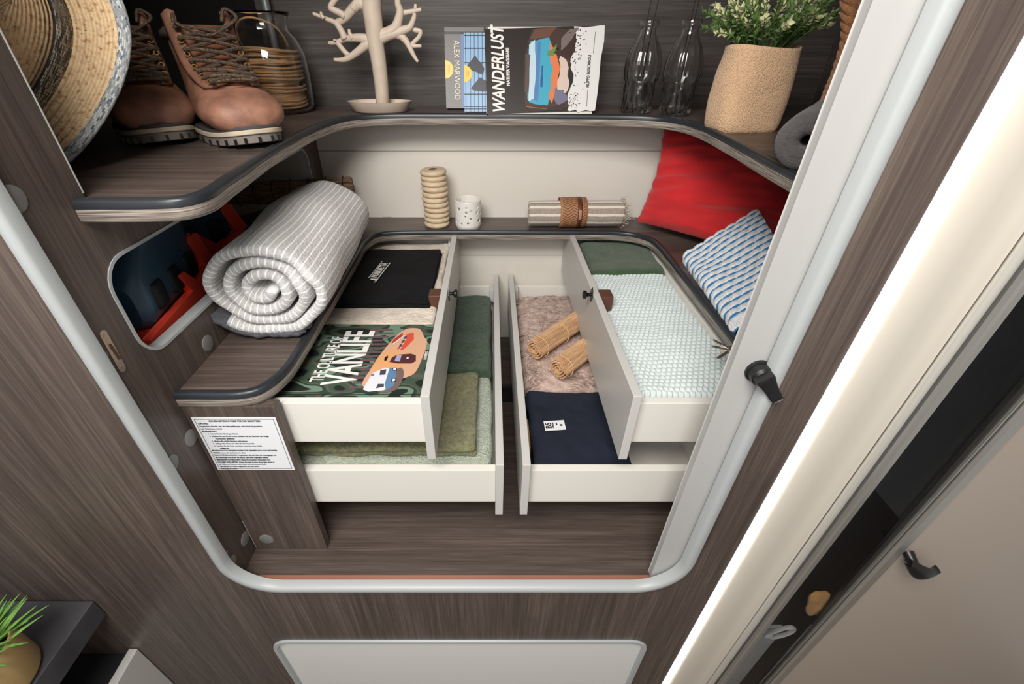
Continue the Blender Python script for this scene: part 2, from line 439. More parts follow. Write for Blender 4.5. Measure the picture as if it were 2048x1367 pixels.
# ---- right-hand side: inner white panel, LED line, cream jamb, aluminium profiles, smoked glass, tan door
ip = thing('sliding_panel', 'tall white panel inside the right edge of the cupboard opening, holding a black latch', 'panel')
b = MB(); b.plate([[(.2735, .9), (.2735, -.765), (.2765, -.7685), (.335, -.7685), (.335, .9)]], lambda x, z: (x, .3985, z), (0, .012, 0))
b.build('panel_board', slide_m, ip, smooth=False, bevel=.0012)
lt = at(1515, 740, y=.3985)
MB().disc(lt, (0, -1, 0), .0145, .004, 28).build('latch_rosette', black_p, ip)
MB().lathe([(.0125, 0), (.0125, .009), (.0105, .011), (.0095, .012)], 24, cap0=True, cap1=True).build('latch_neck', black_p, ip)
o = bpy.data.objects['latch_neck']; o.matrix_local = Matrix.Translation(lt + Vector((0, -.004, 0))) @ Matrix.Rotation(PI / 2, 4, 'X')
def lever(s, q):
    L_ = -.008 + .042 * s
    wd = .0108 - .002 * math.sin(s * PI) - .004 * s * s
    th = .0065 - .0035 * s
    a = q * 2 * PI
    dx = Vector((.62, 0, -.78)); dn = Vector((.78, 0, .62))
    c = lt + Vector((0, -.018 - .005 * s * s, 0)) + dx * L_ * .9
    ex = max(-1, min(1, 1.35 * math.cos(a))); ey = max(-1, min(1, 1.35 * math.sin(a)))
    if s in (0, 1): ex *= .8; ey *= .8
    return c + dn * wd * ex + Vector((0, -1, 0)) * th * ey
b = MB(); b.grid(lever, 12, 16, cv=True); k = 13 * 16
b.f += [tuple(range(16))[::-1], tuple(12 * 16 + j for j in range(16))]
b.build('latch_lever', black_p, ip, angle=60, bevel=.001)
led = thing('led_strip_light', 'bright white vertical light strip between the dark wood and the cream jamb', 'light')
bx('light_housing', alu, .3812, .3968, D + .002, D + .012, -1.649, .99, led)
bx('light_diffuser', plain('led_glow', (1, 1, 1), .4, emit=((1, .97, .92), 5.0)), .3815, .3965, D - .0006, D + .002, -1.649, .99, led)
# cream jamb: shallow curved moulding
b = MB(); prof = [(.397, D + .002), (.405, D - .001), (.420, D - .003), (.436, D - .001), (.452, D + .0015), (.464, D + .0015), (.4665, D + .001), (.474, D + .001), (.4805, D + .001), (.4810, D + .014), (.397, D + .014)]
b.plate([prof], lambda x, y: (x, y, -1.649), (0, 0, 2.64)); struct(b.build('trim_2', plain('jamb_cream', srgb(222, 214, 200), .4), angle=35))
wg = thing('window_1', None, None); wg['kind'] = 'structure'
b = MB(); b.plate([arc(.4872, D - .001, .0058, 0, 360, 12)[:-1]], lambda x, y: (x, y, -1.649), (0, 0, 2.64)); b.build('frame_bead', plain('pale_alu', srgb(214, 210, 202), .25, .35), wg)
bx('gasket', alu_dark, .4931, .5032, D + .004, D + .012, -1.649, .99, wg)
b = MB(); b.plate([[(.5033, D), (.511, D), (.5125, D - .0022), (.5145, D - .0022), (.516, D), (.5225, D), (.5225, D + .012), (.5033, D + .012)]], lambda x, y: (x, y, -1.649), (0, 0, 2.64)); b.build('frame_profile', alu, wg, smooth=False)
smoked = glass('smoked_glass', (.80, .81, .82), .02, 1.12)
bx('glass_pane', smoked, .5226, .6095, D + .006, D + .009, -1.649, .99, wg)
bx('gasket', alu_dark, .6096, .6125, D + .002, D + .012, -1.649, .99, wg)
bx('gasket', black_p, .6155, .6175, D - .0005, D + .012, -1.649, .99, wg)
bx('frame_profile', alu, .6126, .6154, D - .001, D + .012, -1.649, .99, wg)
t2 = thing('door_2', None, None); t2['kind'] = 'structure'
bx('door_board', tan_m, .6395, 1.7, D, D + .014, -1.649, .99, t2)
b = MB(); b.plate([[(.6178, D + .01), (.6178, D - .002), (.621, D - .0055), (.634, D - .0055), (.639, D - .001), (.6394, D + .01)]], lambda x, y: (x, y, -1.649), (0, 0, 2.64)); b.build('door_edge_profile', alu, t2, angle=30)
hk = at(1822, 1108, y=D)
def hook(s, q):
    p = hk + Vector((-.020 + .056 * s, -.016 - .007 * math.sin(s * PI), .006 - .022 * math.sin(s * 2.2)))
    a = q * 2 * PI; wv = (.013 * math.sin(PI * (.12 + .80 * s)) + .002) * (1 - .85 * s ** 5)
    return p + Vector((.2, 0, 1)).normalized() * wv * math.cos(a) + Vector((0, 1, 0)) * .006 * math.sin(a)
b = MB(); b.grid(hook, 14, 12, cv=True); b.f += [tuple(range(12))[::-1], tuple(14 * 12 + j for j in range(12))]
b.build('door_handle', black_p, t2, angle=180)
b = MB(); b.tube([hk + Vector((-.008, 0, .006)), hk + Vector((-.008, -.018, 0))], [.008, .006], 10); b.build('handle_post', black_p, t2)
# behind the smoked glass: added dark box and objects standing in for its reflections
b = MB(); b.box(.505, .64, .430, .445, -1.65, .99); b.box(.505, .515, .400, .430, -1.65, .99); b.box(.6400, .650, .3995, .430, -1.65, .99); struct(b.build('wall_behind_glass', plain('dark_backing', srgb(22, 22, 24), .6), smooth=False))
tf = struct(bx('wall_reflected_tiles', plain('reflected_joint', srgb(226, 226, 222), .6), .516, .604, .424, .4295, -1.65, -1.005))
tm = plain('reflected_grey', srgb(190, 190, 186), .4)
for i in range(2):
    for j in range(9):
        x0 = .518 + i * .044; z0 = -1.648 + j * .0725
        bx('reflected_tile', tm, x0, x0 + .0415, .4215, .4245, z0, min(z0 + .070, -1.007), tf)
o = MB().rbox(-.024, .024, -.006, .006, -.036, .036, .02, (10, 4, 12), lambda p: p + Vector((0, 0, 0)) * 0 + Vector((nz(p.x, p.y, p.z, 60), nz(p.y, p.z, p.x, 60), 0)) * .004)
sp = o.build('reflected_spot', cloth('reflected_tan', srgb(214, 160, 92), 300, 1, .2), angle=180); sp.location = at(1634, 1205, y=.405); sp.scale = (.80, .8, 1.3); sp.rotation_euler = (0, -.3, 0)
tag(sp, 'tan oval patch added behind the smoked glass to stand for a reflected spot', 'reflected_spot')
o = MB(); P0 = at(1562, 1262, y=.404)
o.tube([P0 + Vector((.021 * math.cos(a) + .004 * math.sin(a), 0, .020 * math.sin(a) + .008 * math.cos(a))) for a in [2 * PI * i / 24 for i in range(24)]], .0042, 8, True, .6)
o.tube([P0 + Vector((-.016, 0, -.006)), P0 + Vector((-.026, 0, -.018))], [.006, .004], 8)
tag(o.build('reflected_loop', panel_white), 'white loop added behind the smoked glass, below the tan patch, standing for a reflection', 'hanger')

# ---- the two U-shaped shelves
def shelf(name, zt, inner, outer_extra, label, th=.024):
    """inner: list of (x, y) along the lip from left front to right front"""
    t = thing(name, label, 'shelf')
    poly = inner + outer_extra
    b = MB(); b.plate([poly], lambda x, y: (x, y, zt - .004), (0, 0, -(th - .005)))
    b.build('shelf_board', wood_x, t, smooth=False)
    n = len(inner)
    def run(prof, nm, mat):
        vv = []
        for i in range(n):
            a = Vector(inner[max(0, i - 1)]); c = Vector(inner[min(n - 1, i + 1)]); tt = (c - a).normalized(); nn = Vector((tt.y, -tt.x))
            for (o, z) in prof: vv.append((inner[i][0] + nn.x * o, inner[i][1] + nn.y * o, zt + z))
        k = len(prof)
        fs = [(i * k + j, i * k + (j + 1) % k, (i + 1) * k + (j + 1) % k, (i + 1) * k + j) for i in range(n - 1) for j in range(k)]
        fs += [tuple(range(k))[::-1], tuple((n - 1) * k + j for j in range(k))]
        L_ = [0]
        for i in range(1, n): L_.append(L_[-1] + (Vector(inner[i]) - Vector(inner[i - 1])).length)
        m = MB(); m.add(vv, fs, [(L_[i], p[1]) for i in range(n) for p in prof]); return m.build(nm, mat, t, angle=40)
    run([(-.0075, -.0039), (-.0065, -.0004), (-.002, 0), (.0012, -.0012), (.003, -.004), (.003, -.0098), (.0001, -.010), (.0001, -.0039)], 'lip', rubber)
    run([(-.001, -.0104), (.0024, -.0104), (.0030, -.012), (.0030, -.0225), (.002, -.0238), (-.001, -.0238)], 'edge_band', edge_m)
    return t
# grain that follows the edge band
m, N, L, P = new_mat('edge_band'); tc = N.new('ShaderNodeTexCoord'); mp = N.new('ShaderNodeMapping'); mp.inputs['Scale'].default_value = (14, 900, 1)
L.new(tc.outputs['UV'], mp.inputs[0]); n_ = N.new('ShaderNodeTexNoise'); n_.inputs['Scale'].default_value = 1; n_.inputs['Detail'].default_value = 5; L.new(mp.outputs[0], n_.inputs['Vector'])
r_ = N.new('ShaderNodeValToRGB'); r_.color_ramp.elements[0].position = .36; r_.color_ramp.elements[1].position = .64
r_.color_ramp.elements[0].color = c4(srgb(84, 75, 69)); r_.color_ramp.elements[1].color = c4(srgb(178, 167, 156)); L.new(n_.outputs['Fac'], r_.inputs['Fac']); L.new(r_.outputs['Color'], P.inputs['Base Color']); P.inputs['Roughness'].default_value = .4
edge_m = m
def smoothpoly(P_, k=6): return [(p.x, p.y) for p in catmull([Vector((a, b_, 0)) for a, b_ in P_], k)]
up_in = [(-.4295, .4575)] + smoothpoly([(-.36, .4585), (-.325, .464), (-.3105, .492), (-.316, .55), (-.333, .73), (-.335, .90), (-.325, .99)], 6) + smoothpoly([(-.325, .99), (-.295, 1.055), (-.22, 1.083), (-.10, 1.085), (.12, 1.078), (.30, 1.062), (.378, 1.02), (.402, .93), (.395, .78), (.382, .64), (.372, .50), (.368, .415)], 6)[1:]
up_out = [(.49, .415), (.49, .456), (.799, .456), (.799, 1.249), (-.519, 1.249), (-.519, 1.27), (-.534, 1.5), (-.974, 1.5), (-.974, .475), (-.4295, .475)]
shelf('upper_shelf', US, up_in, up_out, 'upper wooden shelf with a black lip, curving around the cupboard under the boots and books')
lo_in = [(-.4295, .4565), (-.36, .4565)] + smoothpoly([(-.345, .457), (-.318, .468), (-.300, .51), (-.2975, .58), (-.2985, .80), (-.3, .99)], 6) + smoothpoly([(-.3, .99), (-.285, 1.045), (-.24, 1.065), (-.1, 1.07), (.2, 1.068), (.32, 1.063), (.372, 1.035), (.391, .98), (.392, .80), (.391, .60), (.390, .415)], 6)[1:]
lo_out = [(.49, .415), (.49, .456), (.799, .456), (.799, YB - .001), (-.4295, YB - .001)]
shelf('lower_shelf', LS, lo_in, lo_out, 'lower wooden shelf with a black lip, running around the open drawers')
for (u, v) in ((775, 433), (1262, 437)):
    p = at(u, v, z=LS - .004); MB().disc(p, (0, 0, 1), .0125, .001).build('screw_cap', cap_m, bpy.data.objects['lower_shelf'])

# ---- drawer cabinet: side panels and the back
cp = thing('cabinet_side_panel', 'dark wood upright panel left of the drawers with a white printed notice stuck on it', 'panel')
bx('panel_board', wood_z, XL + .001, -.299, .455, .471, FL + .0005, LS - .0245, cp, bevel=.0008)
for (u, v) in ((533, 1077),): MB().disc(at(u, v, y=.455), (0, -1, 0), .0125, .0016).build('screw_cap', cap_m, cp)
bx('gap_line', plain('pale_line', srgb(190, 184, 176), .5), -.4275, -.4268, .4542, .455, -.765, -.685, cp)
tl = at(381, 834, y=.4545); br = at(589, 938, y=.4545)
LW, LH = .119, .112
lab = bx('printed_notice', plain('notice_paper', srgb(240, 242, 246), .5), tl.x, tl.x + LW, .4545, .4549, tl.z - LH, tl.z, cp)
ink = plain('ink_grey', srgb(52, 56, 66), .7)
LM = frame((tl.x, .4543, tl.z - LH), (1, 0, 0), (0, 0, 1))
fr = lambda a, b_: [[(a, a), (LW - a, a), (LW - a, a + b_), (a, a + b_)], [(a, LH - a - b_), (LW - a, LH - a - b_), (LW - a, LH - a), (a, LH - a)],
                    [(a, a), (a + b_, a), (a + b_, LH - a), (a, LH - a)], [(LW - a - b_, a), (LW - a, a), (LW - a, LH - a), (LW - a - b_, LH - a)]]
prints(fr(.0035, .0005), ink, lab, LM, 0, 'notice_border')
lines = [(0, 'SICHERHEITSHINWEISE FÜR DIE BENUTZER', .0042, 1), (1, 'LÜFTUNG:', .0038, 0), (1, 'Vergewissern Sie sich, dass die Lüftungsöffnungen nicht durch Gegenstände', .0036, 0), (1, 'oder Bekleidung verdeckt', .0036, 0), (1, 'IM BRANDFALL:', .0038, 0),
         (2, '1.  Lassen Sie das Fahrzeug verlassen', .0036, 0), (2, '2.  Schalten Sie den Strom ab und schließen Sie das Gasventil der Anlage', .0036, 0), (3, 'Feuerlöscher griffbereit', .0036, 0),
         (2, '3.  Machen Sie auf die Situation aufmerksam', .0036, 0), (2, '4.  Schlagen Sie Alarm und rufen Sie die Feuerwehr', .0036, 0), (2, '5.  Löschen Sie das Feuer nur dann, wenn dies ohne Gefahr', .0036, 0), (3, 'möglich ist', .0036, 0),
         (1, 'BRANDSCHUTZVORKEHRUNGEN ZUR VERMEIDUNG VON BRÄNDEN', .0038, 0), (1, 'KINDER: Lassen Sie die Kinder nie allein', .0036, 0), (1, 'FLUCHTMÖGLICHKEITEN: Vergewissern Sie sich über die Notausgänge und', .0036, 0), (1, 'die Fluchtwege und achten Sie darauf, dass diese zugänglich bleiben', .0036, 0),
         (1, 'BRENNBARE MATERIALIEN: Halten Sie brennbare Materialien fern', .0036, 0), (1, 'KOCHEN UND HEIZEN: Achten Sie beim Kochen darauf dass nichts in', .0036, 0), (1, 'der Nähe von Flammen steht; keine Geräte benutzen, die für', .0036, 0), (1, 'den Betrieb im Freien vorgesehen sind, und nie im', .0036, 0), (1, 'Fahrzeug verwenden', .0036, 0)]
for i, (ind, s_, sz, cen) in enumerate(lines):
    y = LH - .0075 - i * .00505
    if cen: text(s_, sz * .95, ink, lab, LM @ Matrix.Translation((LW / 2, y, 0)), .95, 'notice_text', bold=.00012)
    else: text(s_, sz * .95, ink, lab, LM @ Matrix.Translation((.006 + .007 * (ind - 1), y, 0)), .86, 'notice_text', 'LEFT', bold=.00008)
rp = bx('cabinet_side_panel', wood_z, .391, .41, .455, .471, FL + .0005, LS - .0245); tag(rp, 'dark wood upright panel right of the drawers, behind the white sliding panel', 'panel')
bk = bx('cabinet_back_panel', cream, -.40, .41, 1.150, 1.162, FL + .0005, LS - .0245); tag(bk, 'cream panel closing the back of the drawer cabinet', 'panel')
bx('panel_joint', plain('joint_shadow_line', (.5, .5, .5)), -.40, .41, 1.1488, 1.1499, -.497, -.4955, bk)
tb = bx('runner_support', black_p, -.30, .39, .85, .862, FL + .0005, FL + .05); tag(tb, 'black strip with small screws on the cupboard floor behind the gap between the lower drawers', 'strip')

# ---- drawers
def drawer(name, side, xf, xr, zt, zb, ft, fb, label, knob):
    """side = +1: front faces +x (left hand stack); xf: x of the outer face of the front; xr: x of the rear wall"""
    t = thing(name, label, 'drawer', group='open drawers')
    y0, y1 = .475, 1.13; th = .013
    fx0, fx1 = (xf - th, xf) if side > 0 else (xf, xf + th)
    ff = bx('drawer_front', front_grey, fx0, fx1, .4625, 1.142, fb, ft, t, bevel=.0009)
    ix = fx0 if side > 0 else fx1
    lo, hi = min(ix, xr), max(ix, xr)
    bx('drawer_side', drawer_white, lo, hi, y0, y0 + th, zb, zt, t, bevel=.0008)
    bx('drawer_side', drawer_white, lo, hi, y1 - th, y1, zb, zt, t, bevel=.0008)
    e = xr + th * side
    bx('drawer_back', drawer_white, min(xr, e), max(xr, e), y0 + th, y1 - th, zb, zt, t, bevel=.0008)
    bx('drawer_bottom', drawer_white, lo, hi, y0 + th, y1 - th, zb + .004, zb + .010, t)
    if knob:
        k = Vector((xf, knob[0], knob[1])); s = side
        o = MB().lathe([(.0035, 0), (.0035, .006), (.0045, .008), (.008, .010), (.0085, .014), (.007, .016), (.001, .0165)], 20, cap1=True).build('knob', black_p, t)
        o.matrix_local = Matrix.Translation(k + Vector((.002 * s, 0, 0))) @ Matrix.Rotation(PI / 2 * s, 4, 'Y')
        r = .0155
        b = MB(); b.plate([[(k.y, k.z - r), (k.y + r * .72, k.z), (k.y, k.z + r), (k.y - r * .72, k.z)]], lambda y, z: (k.x, y, z), (.0022 * s, 0, 0)); b.build('knob_plate', black_p, t, smooth=False)
        bz = bx('latch_box', plain('latch_brown', srgb(92, 58, 44), .4), ix - (.026 if s > 0 else 0), ix + (0 if s > 0 else .026), k.y - .016, k.y + .016, k.z - .03, k.z + .004, t, bevel=.003)
    for yy in (y1 - .045,):
        bx('corner_bracket', panel_white, ix - (.012 if side > 0 else 0), ix + (0 if side > 0 else .012), yy, yy + .03, zt - .03, zt + .008, t, bevel=.001)
    return t
drawer('drawer', 1, -.085, -.41, -.432, -.5115, -.408, -.537, 'upper left open drawer holding the camouflage book and folded fleece', (.786, -.4215))
drawer('drawer', 1, .0203, -.40, -.578, -.6595, -.550, -.678, 'lower left open drawer holding the green and olive towels', None)
drawer('drawer', -1, .197, .405, -.432, -.5115, -.408, -.537, 'upper right open drawer holding the pale blue knitted blanket', (.765, -.4125))
drawer('drawer', -1, .0495, .38, -.578, -.6595, -.550, -.678, 'lower right open drawer holding the fluffy pink throw and navy shirt', None)

# ================================================================= THINGS IN THE CUPBOARD
# ---- helper: folded cloth made of stacked rounded layers
def folded(mb, x0, x1, y0, y1, z0, z1, layers, seed, amp=.003, n=(26, 26, 6), inset=.006, sc=18, round_=.95):
    h = (z1 - z0) / layers; rnd = random.Random(seed)
    for k in range(layers):
        a, b_, c, d = [rnd.uniform(0, inset) for _ in range(4)]
        def disp(p, k=k):
            q = p.copy(); f = amp
            q.z += f * nz(p.x + seed, p.y, k * .4, sc) + f * .5 * nz(p.x, p.y + seed, k, sc * 2.7)
            q.x += f * .8 * nz(p.y, p.z * 3, seed + k, sc); q.y += f * .8 * nz(p.x, p.z * 3, seed - k, sc)
            return q
        mb.rbox(x0 + a, x1 - b_, y0 + c, y1 - d, z0 + k * h - .0005, z0 + (k + 1) * h + .0005, h / 2 * round_ if layers > 1 else min(h / 2 * round_, .02), n, disp)
    return mb
# ---- helper: cloth rolled up in a spiral, axis along +y, lying on z = 0
def spiral_roll(mb, L_, turns, rx, rz, th, r_in=.012, nt=150, puff=.004, seed=0, y0=0):
    cum = [0]; pts = []
    for i in range(nt + 1):
        t = i / nt; a = -t * turns * 2 * PI - .4
        k = r_in / rx + (1 - r_in / rx - th / 2 / rx) * t
        wob = 1 + .05 * nz(math.cos(a) * 1.3, math.sin(a) * 1.3, seed + t * 3)
        pts.append((rx * k * wob * math.cos(a), rz + rz * k * wob * math.sin(a)))
        if i: cum.append(cum[-1] + math.hypot(pts[i][0] - pts[i - 1][0], pts[i][1] - pts[i - 1][1]))
    prof = []; h = th / 2
    for j in range(7): an = PI / 2 + PI * j / 6; prof.append((0 + h * 1.0 * math.cos(an) , h * math.sin(an), 0))
    inn = [(L_ * j / 12, -h, 1) for j in range(1, 12)]; out = [(L_ * j / 12, h, 1) for j in range(11, 0, -1)]
    end = [(L_ + h * math.cos(-PI / 2 + PI * j / 6), h * math.sin(-PI / 2 + PI * j / 6), 0) for j in range(7)]
    prof = prof + inn + end + out
    m = len(prof); v = []; uv = []
    for i, (x, z) in enumerate(pts):
        a = pts[max(0, i - 1)]; c = pts[min(nt, i + 1)]; tx, tz = c[0] - a[0], c[1] - a[1]; l = math.hypot(tx, tz) or 1
        nx_, nz_ = -tz / l, tx / l
        if nx_ * x + nz_ * (z - rz) < 0: nx_, nz_ = -nx_, -nz_
        for (s_, o, body) in prof:
            wv = puff * nz(x * 14, z * 14, s_ * 8 + seed)
            yy = y0 + s_ + (puff * 1.2 * nz(x * 22, z * 22, seed) if s_ < h else 0) - .35 * puff * math.cos(i / nt * turns * 2 * PI)
            v.append((x + nx_ * (o + wv), yy, z + nz_ * (o + wv))); uv.append((cum[i], s_))
    fs = [(i * m + j, i * m + (j + 1) % m, (i + 1) * m + (j + 1) % m, (i + 1) * m + j) for i in range(nt) for j in range(m)]
    fs += [tuple(range(m))[::-1], tuple(nt * m + j for j in range(m))]
    return mb.add(v, fs, uv)

# ---- big striped blanket roll on the lower shelf
roll = thing('rolled_blanket', 'big rolled grey blanket with white stripes lying on the lower shelf across the drawers', 'blanket', (-.345, .595, LS + .0075), (0, 0, .035))
roll_m = uv_stripe('blanket_stripe', srgb(216, 214, 212), srgb(252, 251, 249), .0092, .20, bump=.8, wobble=.003)
b = MB(); spiral_roll(b, .345, 3.30, .108, .0770, .0165, .014, 190, .0085, 3)
b.build('striped_cloth', roll_m, roll, angle=180)
b = MB()
def lining(s_, q):
    a = -PI * (.42 + .52 * s_) + .25; k = 1.0 + .03
    wv = .004 * nz(s_ * 9, q * 5, 2)
    return Vector((.100 * k * math.cos(a) + wv, -.007 + (.07 + .06 * math.sin(PI * s_)) * q + .004 * nz(s_ * 12, q, 5), max(-.001, .0755 + (.0785 * k + wv) * math.sin(a))))
b.grid(lining, 50, 16)
b.build('grey_lining', cloth('lining_grey', srgb(92, 94, 102), 700, .8, .25, 120), roll, angle=180, solid=.008)

# ---- dark rolled mat and pale folded stuff in the side compartment
def stick_roll(name, L_, r, n, turns, mat_s, mat_t, loc, rot, label, group, ties, sr, seed=0):
    t = thing(name, label, 'mat', loc, rot, group); rnd = random.Random(seed)
    b = MB()
    for i in range(n):
        s_ = i / n; a = s_ * turns * 2 * PI; rr = r * (.22 + .78 * s_)
        # equal spacing along the spiral
        x, z = rr * math.cos(a), r + rr * math.sin(a)
        e0, e1 = rnd.uniform(-.002, .002), rnd.uniform(-.002, .002)
        b.tube([(x, e0, z), (x, L_ + e1, z)], sr * rnd.uniform(.85, 1.1), 5)
    k = b.build('sticks', mat_s, t, smooth=False); k['kind'] = 'stuff'
    for f in ties:
        b = MB(); b.tube([(r * 1.03 * math.cos(a) + sr * math.cos(a), L_ * f + .001 * math.sin(3 * a), r + (r * 1.03 + sr) * math.sin(a)) for a in [2 * PI * i / 28 for i in range(28)]], .0011, 5, True)
        b.build('tie_string', mat_t, t)
    return t
def sticks_mat(name, c1, c2):
    m = cloth(name, c1, 200, .3, .3, 9, .5, stretch=(60, 3, 60), col2=c2); return m
dk = sticks_mat('dark_sticks', srgb(150, 122, 94), srgb(52, 40, 34)); lt_s = sticks_mat('bamboo', srgb(232, 188, 142), srgb(188, 138, 98))
thread = plain('pale_thread', srgb(222, 178, 130), .8); dthread = plain('dark_thread', srgb(30, 25, 22), .8)
stick_roll('rolled_mat', .40, .0235, 90, 3.4, dk, dthread, (-.338, 1.11, -.325), (0, 0, math.radians(103)), 'dark brown rolled stick mat behind the big striped blanket roll', None, (.05, .15, .25, .35, .45, .55, .65), .0027, 1)
b = MB(); folded(b, -.78, -.44, .90, 1.10, -.359, -.337, 2, 5, .003, (16, 16, 4))
tag(b.build('folded_mat', cloth('beige_weave', srgb(168, 148, 122), 500, .8, .15, 60), angle=180), 'beige folded mat in the side compartment under the dark rolled mat', 'mat')
b = MB()
for k in range(7): b.tube(catmull([(-.56 + .01 * k, .83 + .02 * k, -.345), (-.54 + .008 * k, .86, -.315), (-.50 + .006 * k, .89 + .01 * k, -.300), (-.475, .93, -.325), (-.46, .97 - .01 * k, -.35)], 5), .0035, 6)
tag(b.build('cord_bundle', cloth('dark_cord', srgb(70, 66, 62), 600, .7, .2), angle=180), 'dark grey bundle of cord beside the beige folded mat in the side compartment', 'cord')

# ---- two wheel chocks seen through the hole
navy = plain('navy_plastic', srgb(52, 82, 102), .38, bump=.12, bscale=500)
redp = plain('red_plastic', srgb(250, 84, 62), .4)
hollow_shade = plain('chock_hollow_shade', srgb(10, 14, 18), .6)
def chock(loc, rotz, label):
    t = thing('wheel_chock', label, 'wheel chock', loc, (0, 0, rotz), 'wheel chocks in the side compartment')
    # red foot plate and sloping rails; local x = length, y = width
    b = MB(); b.rbox(-.115, .115, -.065, .065, 0, .018, .008, (10, 8, 3)); b.build('foot_plate', redp, t, angle=60)
    for s_ in (-1, 1):
        b = MB(); y = .059 * s_
        b.plate([[(-.112, .012), (.105, .012), (.112, .04), (.092, .095), (.078, .098), (.072, .088), (.088, .045), (.045, .028), (.015, .062), (.002, .062), (.022, .026), (-.112, .024)]], lambda x, z: (x, y - .006, z), (0, .012, 0))
        b.build('side_rail', redp, t, smooth=False, bevel=.002)
    b = MB()
    def body(s_, q):
        a = q * 2 * PI; x = -.085 + .175 * s_
        hh = .055 + .058 * math.sin(min(1, s_ * 1.35) * PI / 2) - .02 * max(0, s_ - .8) * 5
        sx = math.copysign(abs(math.cos(a)) ** .45, math.cos(a)); sz = math.copysign(abs(math.sin(a)) ** .45, math.sin(a))
        kk = 1 if 0 < s_ < 1 else .8
        return Vector((x, .056 * sx * kk, .016 + hh * .72 * (1 + sz * kk)))
    b.grid(body, 16, 28, cv=True); b.f += [tuple(range(28))[::-1], tuple(16 * 28 + j for j in range(28))]
    b.build('chock_body', navy, t, angle=60)
    for x in (-.045, .005, .055):
        b = MB(); b.rbox(x - .017, x + .017, -.0610, .0610, .035, .080, .010, (8, 6, 8)); b.build('pocket_shade', hollow_shade, t, angle=60)  # solid block, its near-black colour gives the shade of a cut-out
    return t
chock((-.535, .60, -.3595), math.radians(97), 'navy and red wheel chock nearest the rounded hole in the left wall')
chock((-.60, .80, -.3595), math.radians(60), 'navy and red wheel chock behind the first one, deeper in the side compartment')

# ---- straw hat leaning in the left recess
straw = None
def straw_mat(name, c1, c2, ring):
    m, N, L, P = new_mat(name); tc = N.new('ShaderNodeTexCoord')
    P.inputs['Roughness'].default_value = .75
    sp_ = N.new('ShaderNodeSeparateXYZ'); L.new(tc.outputs['UV'], sp_.inputs[0])
    w_ = N.new('ShaderNodeMath'); w_.operation = 'MULTIPLY'; w_.inputs[1].default_value = ring; L.new(sp_.outputs[1], w_.inputs[0])
    s_ = N.new('ShaderNodeMath'); s_.operation = 'SINE'; L.new(w_.outputs[0], s_.inputs[0])
    n = N.new('ShaderNodeTexNoise'); n.inputs['Scale'].default_value = 220; n.inputs['Detail'].default_value = 4; L.new(tc.outputs['Object'], n.inputs['Vector'])
    n2 = N.new('ShaderNodeTexNoise'); n2.inputs['Scale'].default_value = 420; n2.inputs['Detail'].default_value = 2; L.new(tc.outputs['Object'], n2.inputs['Vector'])
    r = N.new('ShaderNodeValToRGB'); e = r.color_ramp.elements; e[0].position = .33; e[0].color = c4(c2); e[1].position = .62; e[1].color = c4(c1); e[1].color = c4(c1)
    k = e.new(.40); k.color = c4([.6 * q + .4 * p for q, p in zip(c1, c2)])
    L.new(n.outputs['Fac'], r.inputs['Fac'])
    r2 = N.new('ShaderNodeValToRGB'); r2.color_ramp.elements[0].position = .27; r2.color_ramp.elements[0].color = c4(srgb(110, 76, 48)); r2.color_ramp.elements[1].position = .33; r2.color_ramp.elements[1].color = (1, 1, 1, 1)
    L.new(n2.outputs['Fac'], r2.inputs['Fac'])
    mx = N.new('ShaderNodeMix'); mx.data_type = 'RGBA'; mx.blend_type = 'MULTIPLY'; mx.inputs['Factor'].default_value = 1
    L.new(r.outputs['Color'], mx.inputs['A']); L.new(r2.outputs['Color'], mx.inputs['B']); L.new(mx.outputs['Result'], P.inputs['Base Color'])
    ad = N.new('ShaderNodeMath'); ad.operation = 'MULTIPLY_ADD'; ad.inputs[1].default_value = 1.1; L.new(s_.outputs[0], ad.inputs[0]); L.new(n.outputs['Fac'], ad.inputs[2])
    b_ = N.new('ShaderNodeBump'); b_.inputs['Strength'].default_value = .7; b_.inputs['Distance'].default_value = .0015; L.new(ad.outputs[0], b_.inputs['Height']); L.new(b_.outputs['Normal'], P.inputs['Normal'])
    return m
straw = straw_mat('straw', srgb(232, 200, 158), srgb(178, 134, 88), 900)
def check_mat(name, a_, b_, c_, n1, n2):
    m, N, L, P = new_mat(name); tc = N.new('ShaderNodeTexCoord'); mp = N.new('ShaderNodeMapping'); mp.inputs['Scale'].default_value = (n1, n2, 1)
    L.new(tc.outputs['UV'], mp.inputs[0]); br_ = N.new('ShaderNodeTexBrick'); br_.inputs['Scale'].default_value = 1; br_.inputs['Mortar Size'].default_value = .06; br_.offset = .5
    br_.inputs['Brick Width'].default_value = 1; br_.inputs['Row Height'].default_value = .5
    br_.inputs['Color1'].default_value = c4(a_); br_.inputs['Color2'].default_value = c4(b_); br_.inputs['Mortar'].default_value = c4(c_); br_.inputs['Bias'].default_value = 0
    L.new(mp.outputs[0], br_.inputs['Vector']); L.new(br_.outputs['Color'], P.inputs['Base Color']); P.inputs['Roughness'].default_value = .85
    bb = N.new('ShaderNodeBump'); bb.inputs['Strength'].default_value = .6; bb.inputs['Distance'].default_value = .001; L.new(br_.outputs['Fac'], bb.inputs['Height']); bb.invert = True; L.new(bb.outputs['Normal'], P.inputs['Normal'])
    return m
trim_w = check_mat('hat_trim', srgb(214, 214, 206), srgb(66, 80, 100), srgb(150, 155, 160), 190, 11)
trim_d = check_mat('hat_band', srgb(40, 40, 46), srgb(196, 184, 160), srgb(40, 40, 44), 90, 7)
HN = Vector((.25, -.93, .28)).normalized()
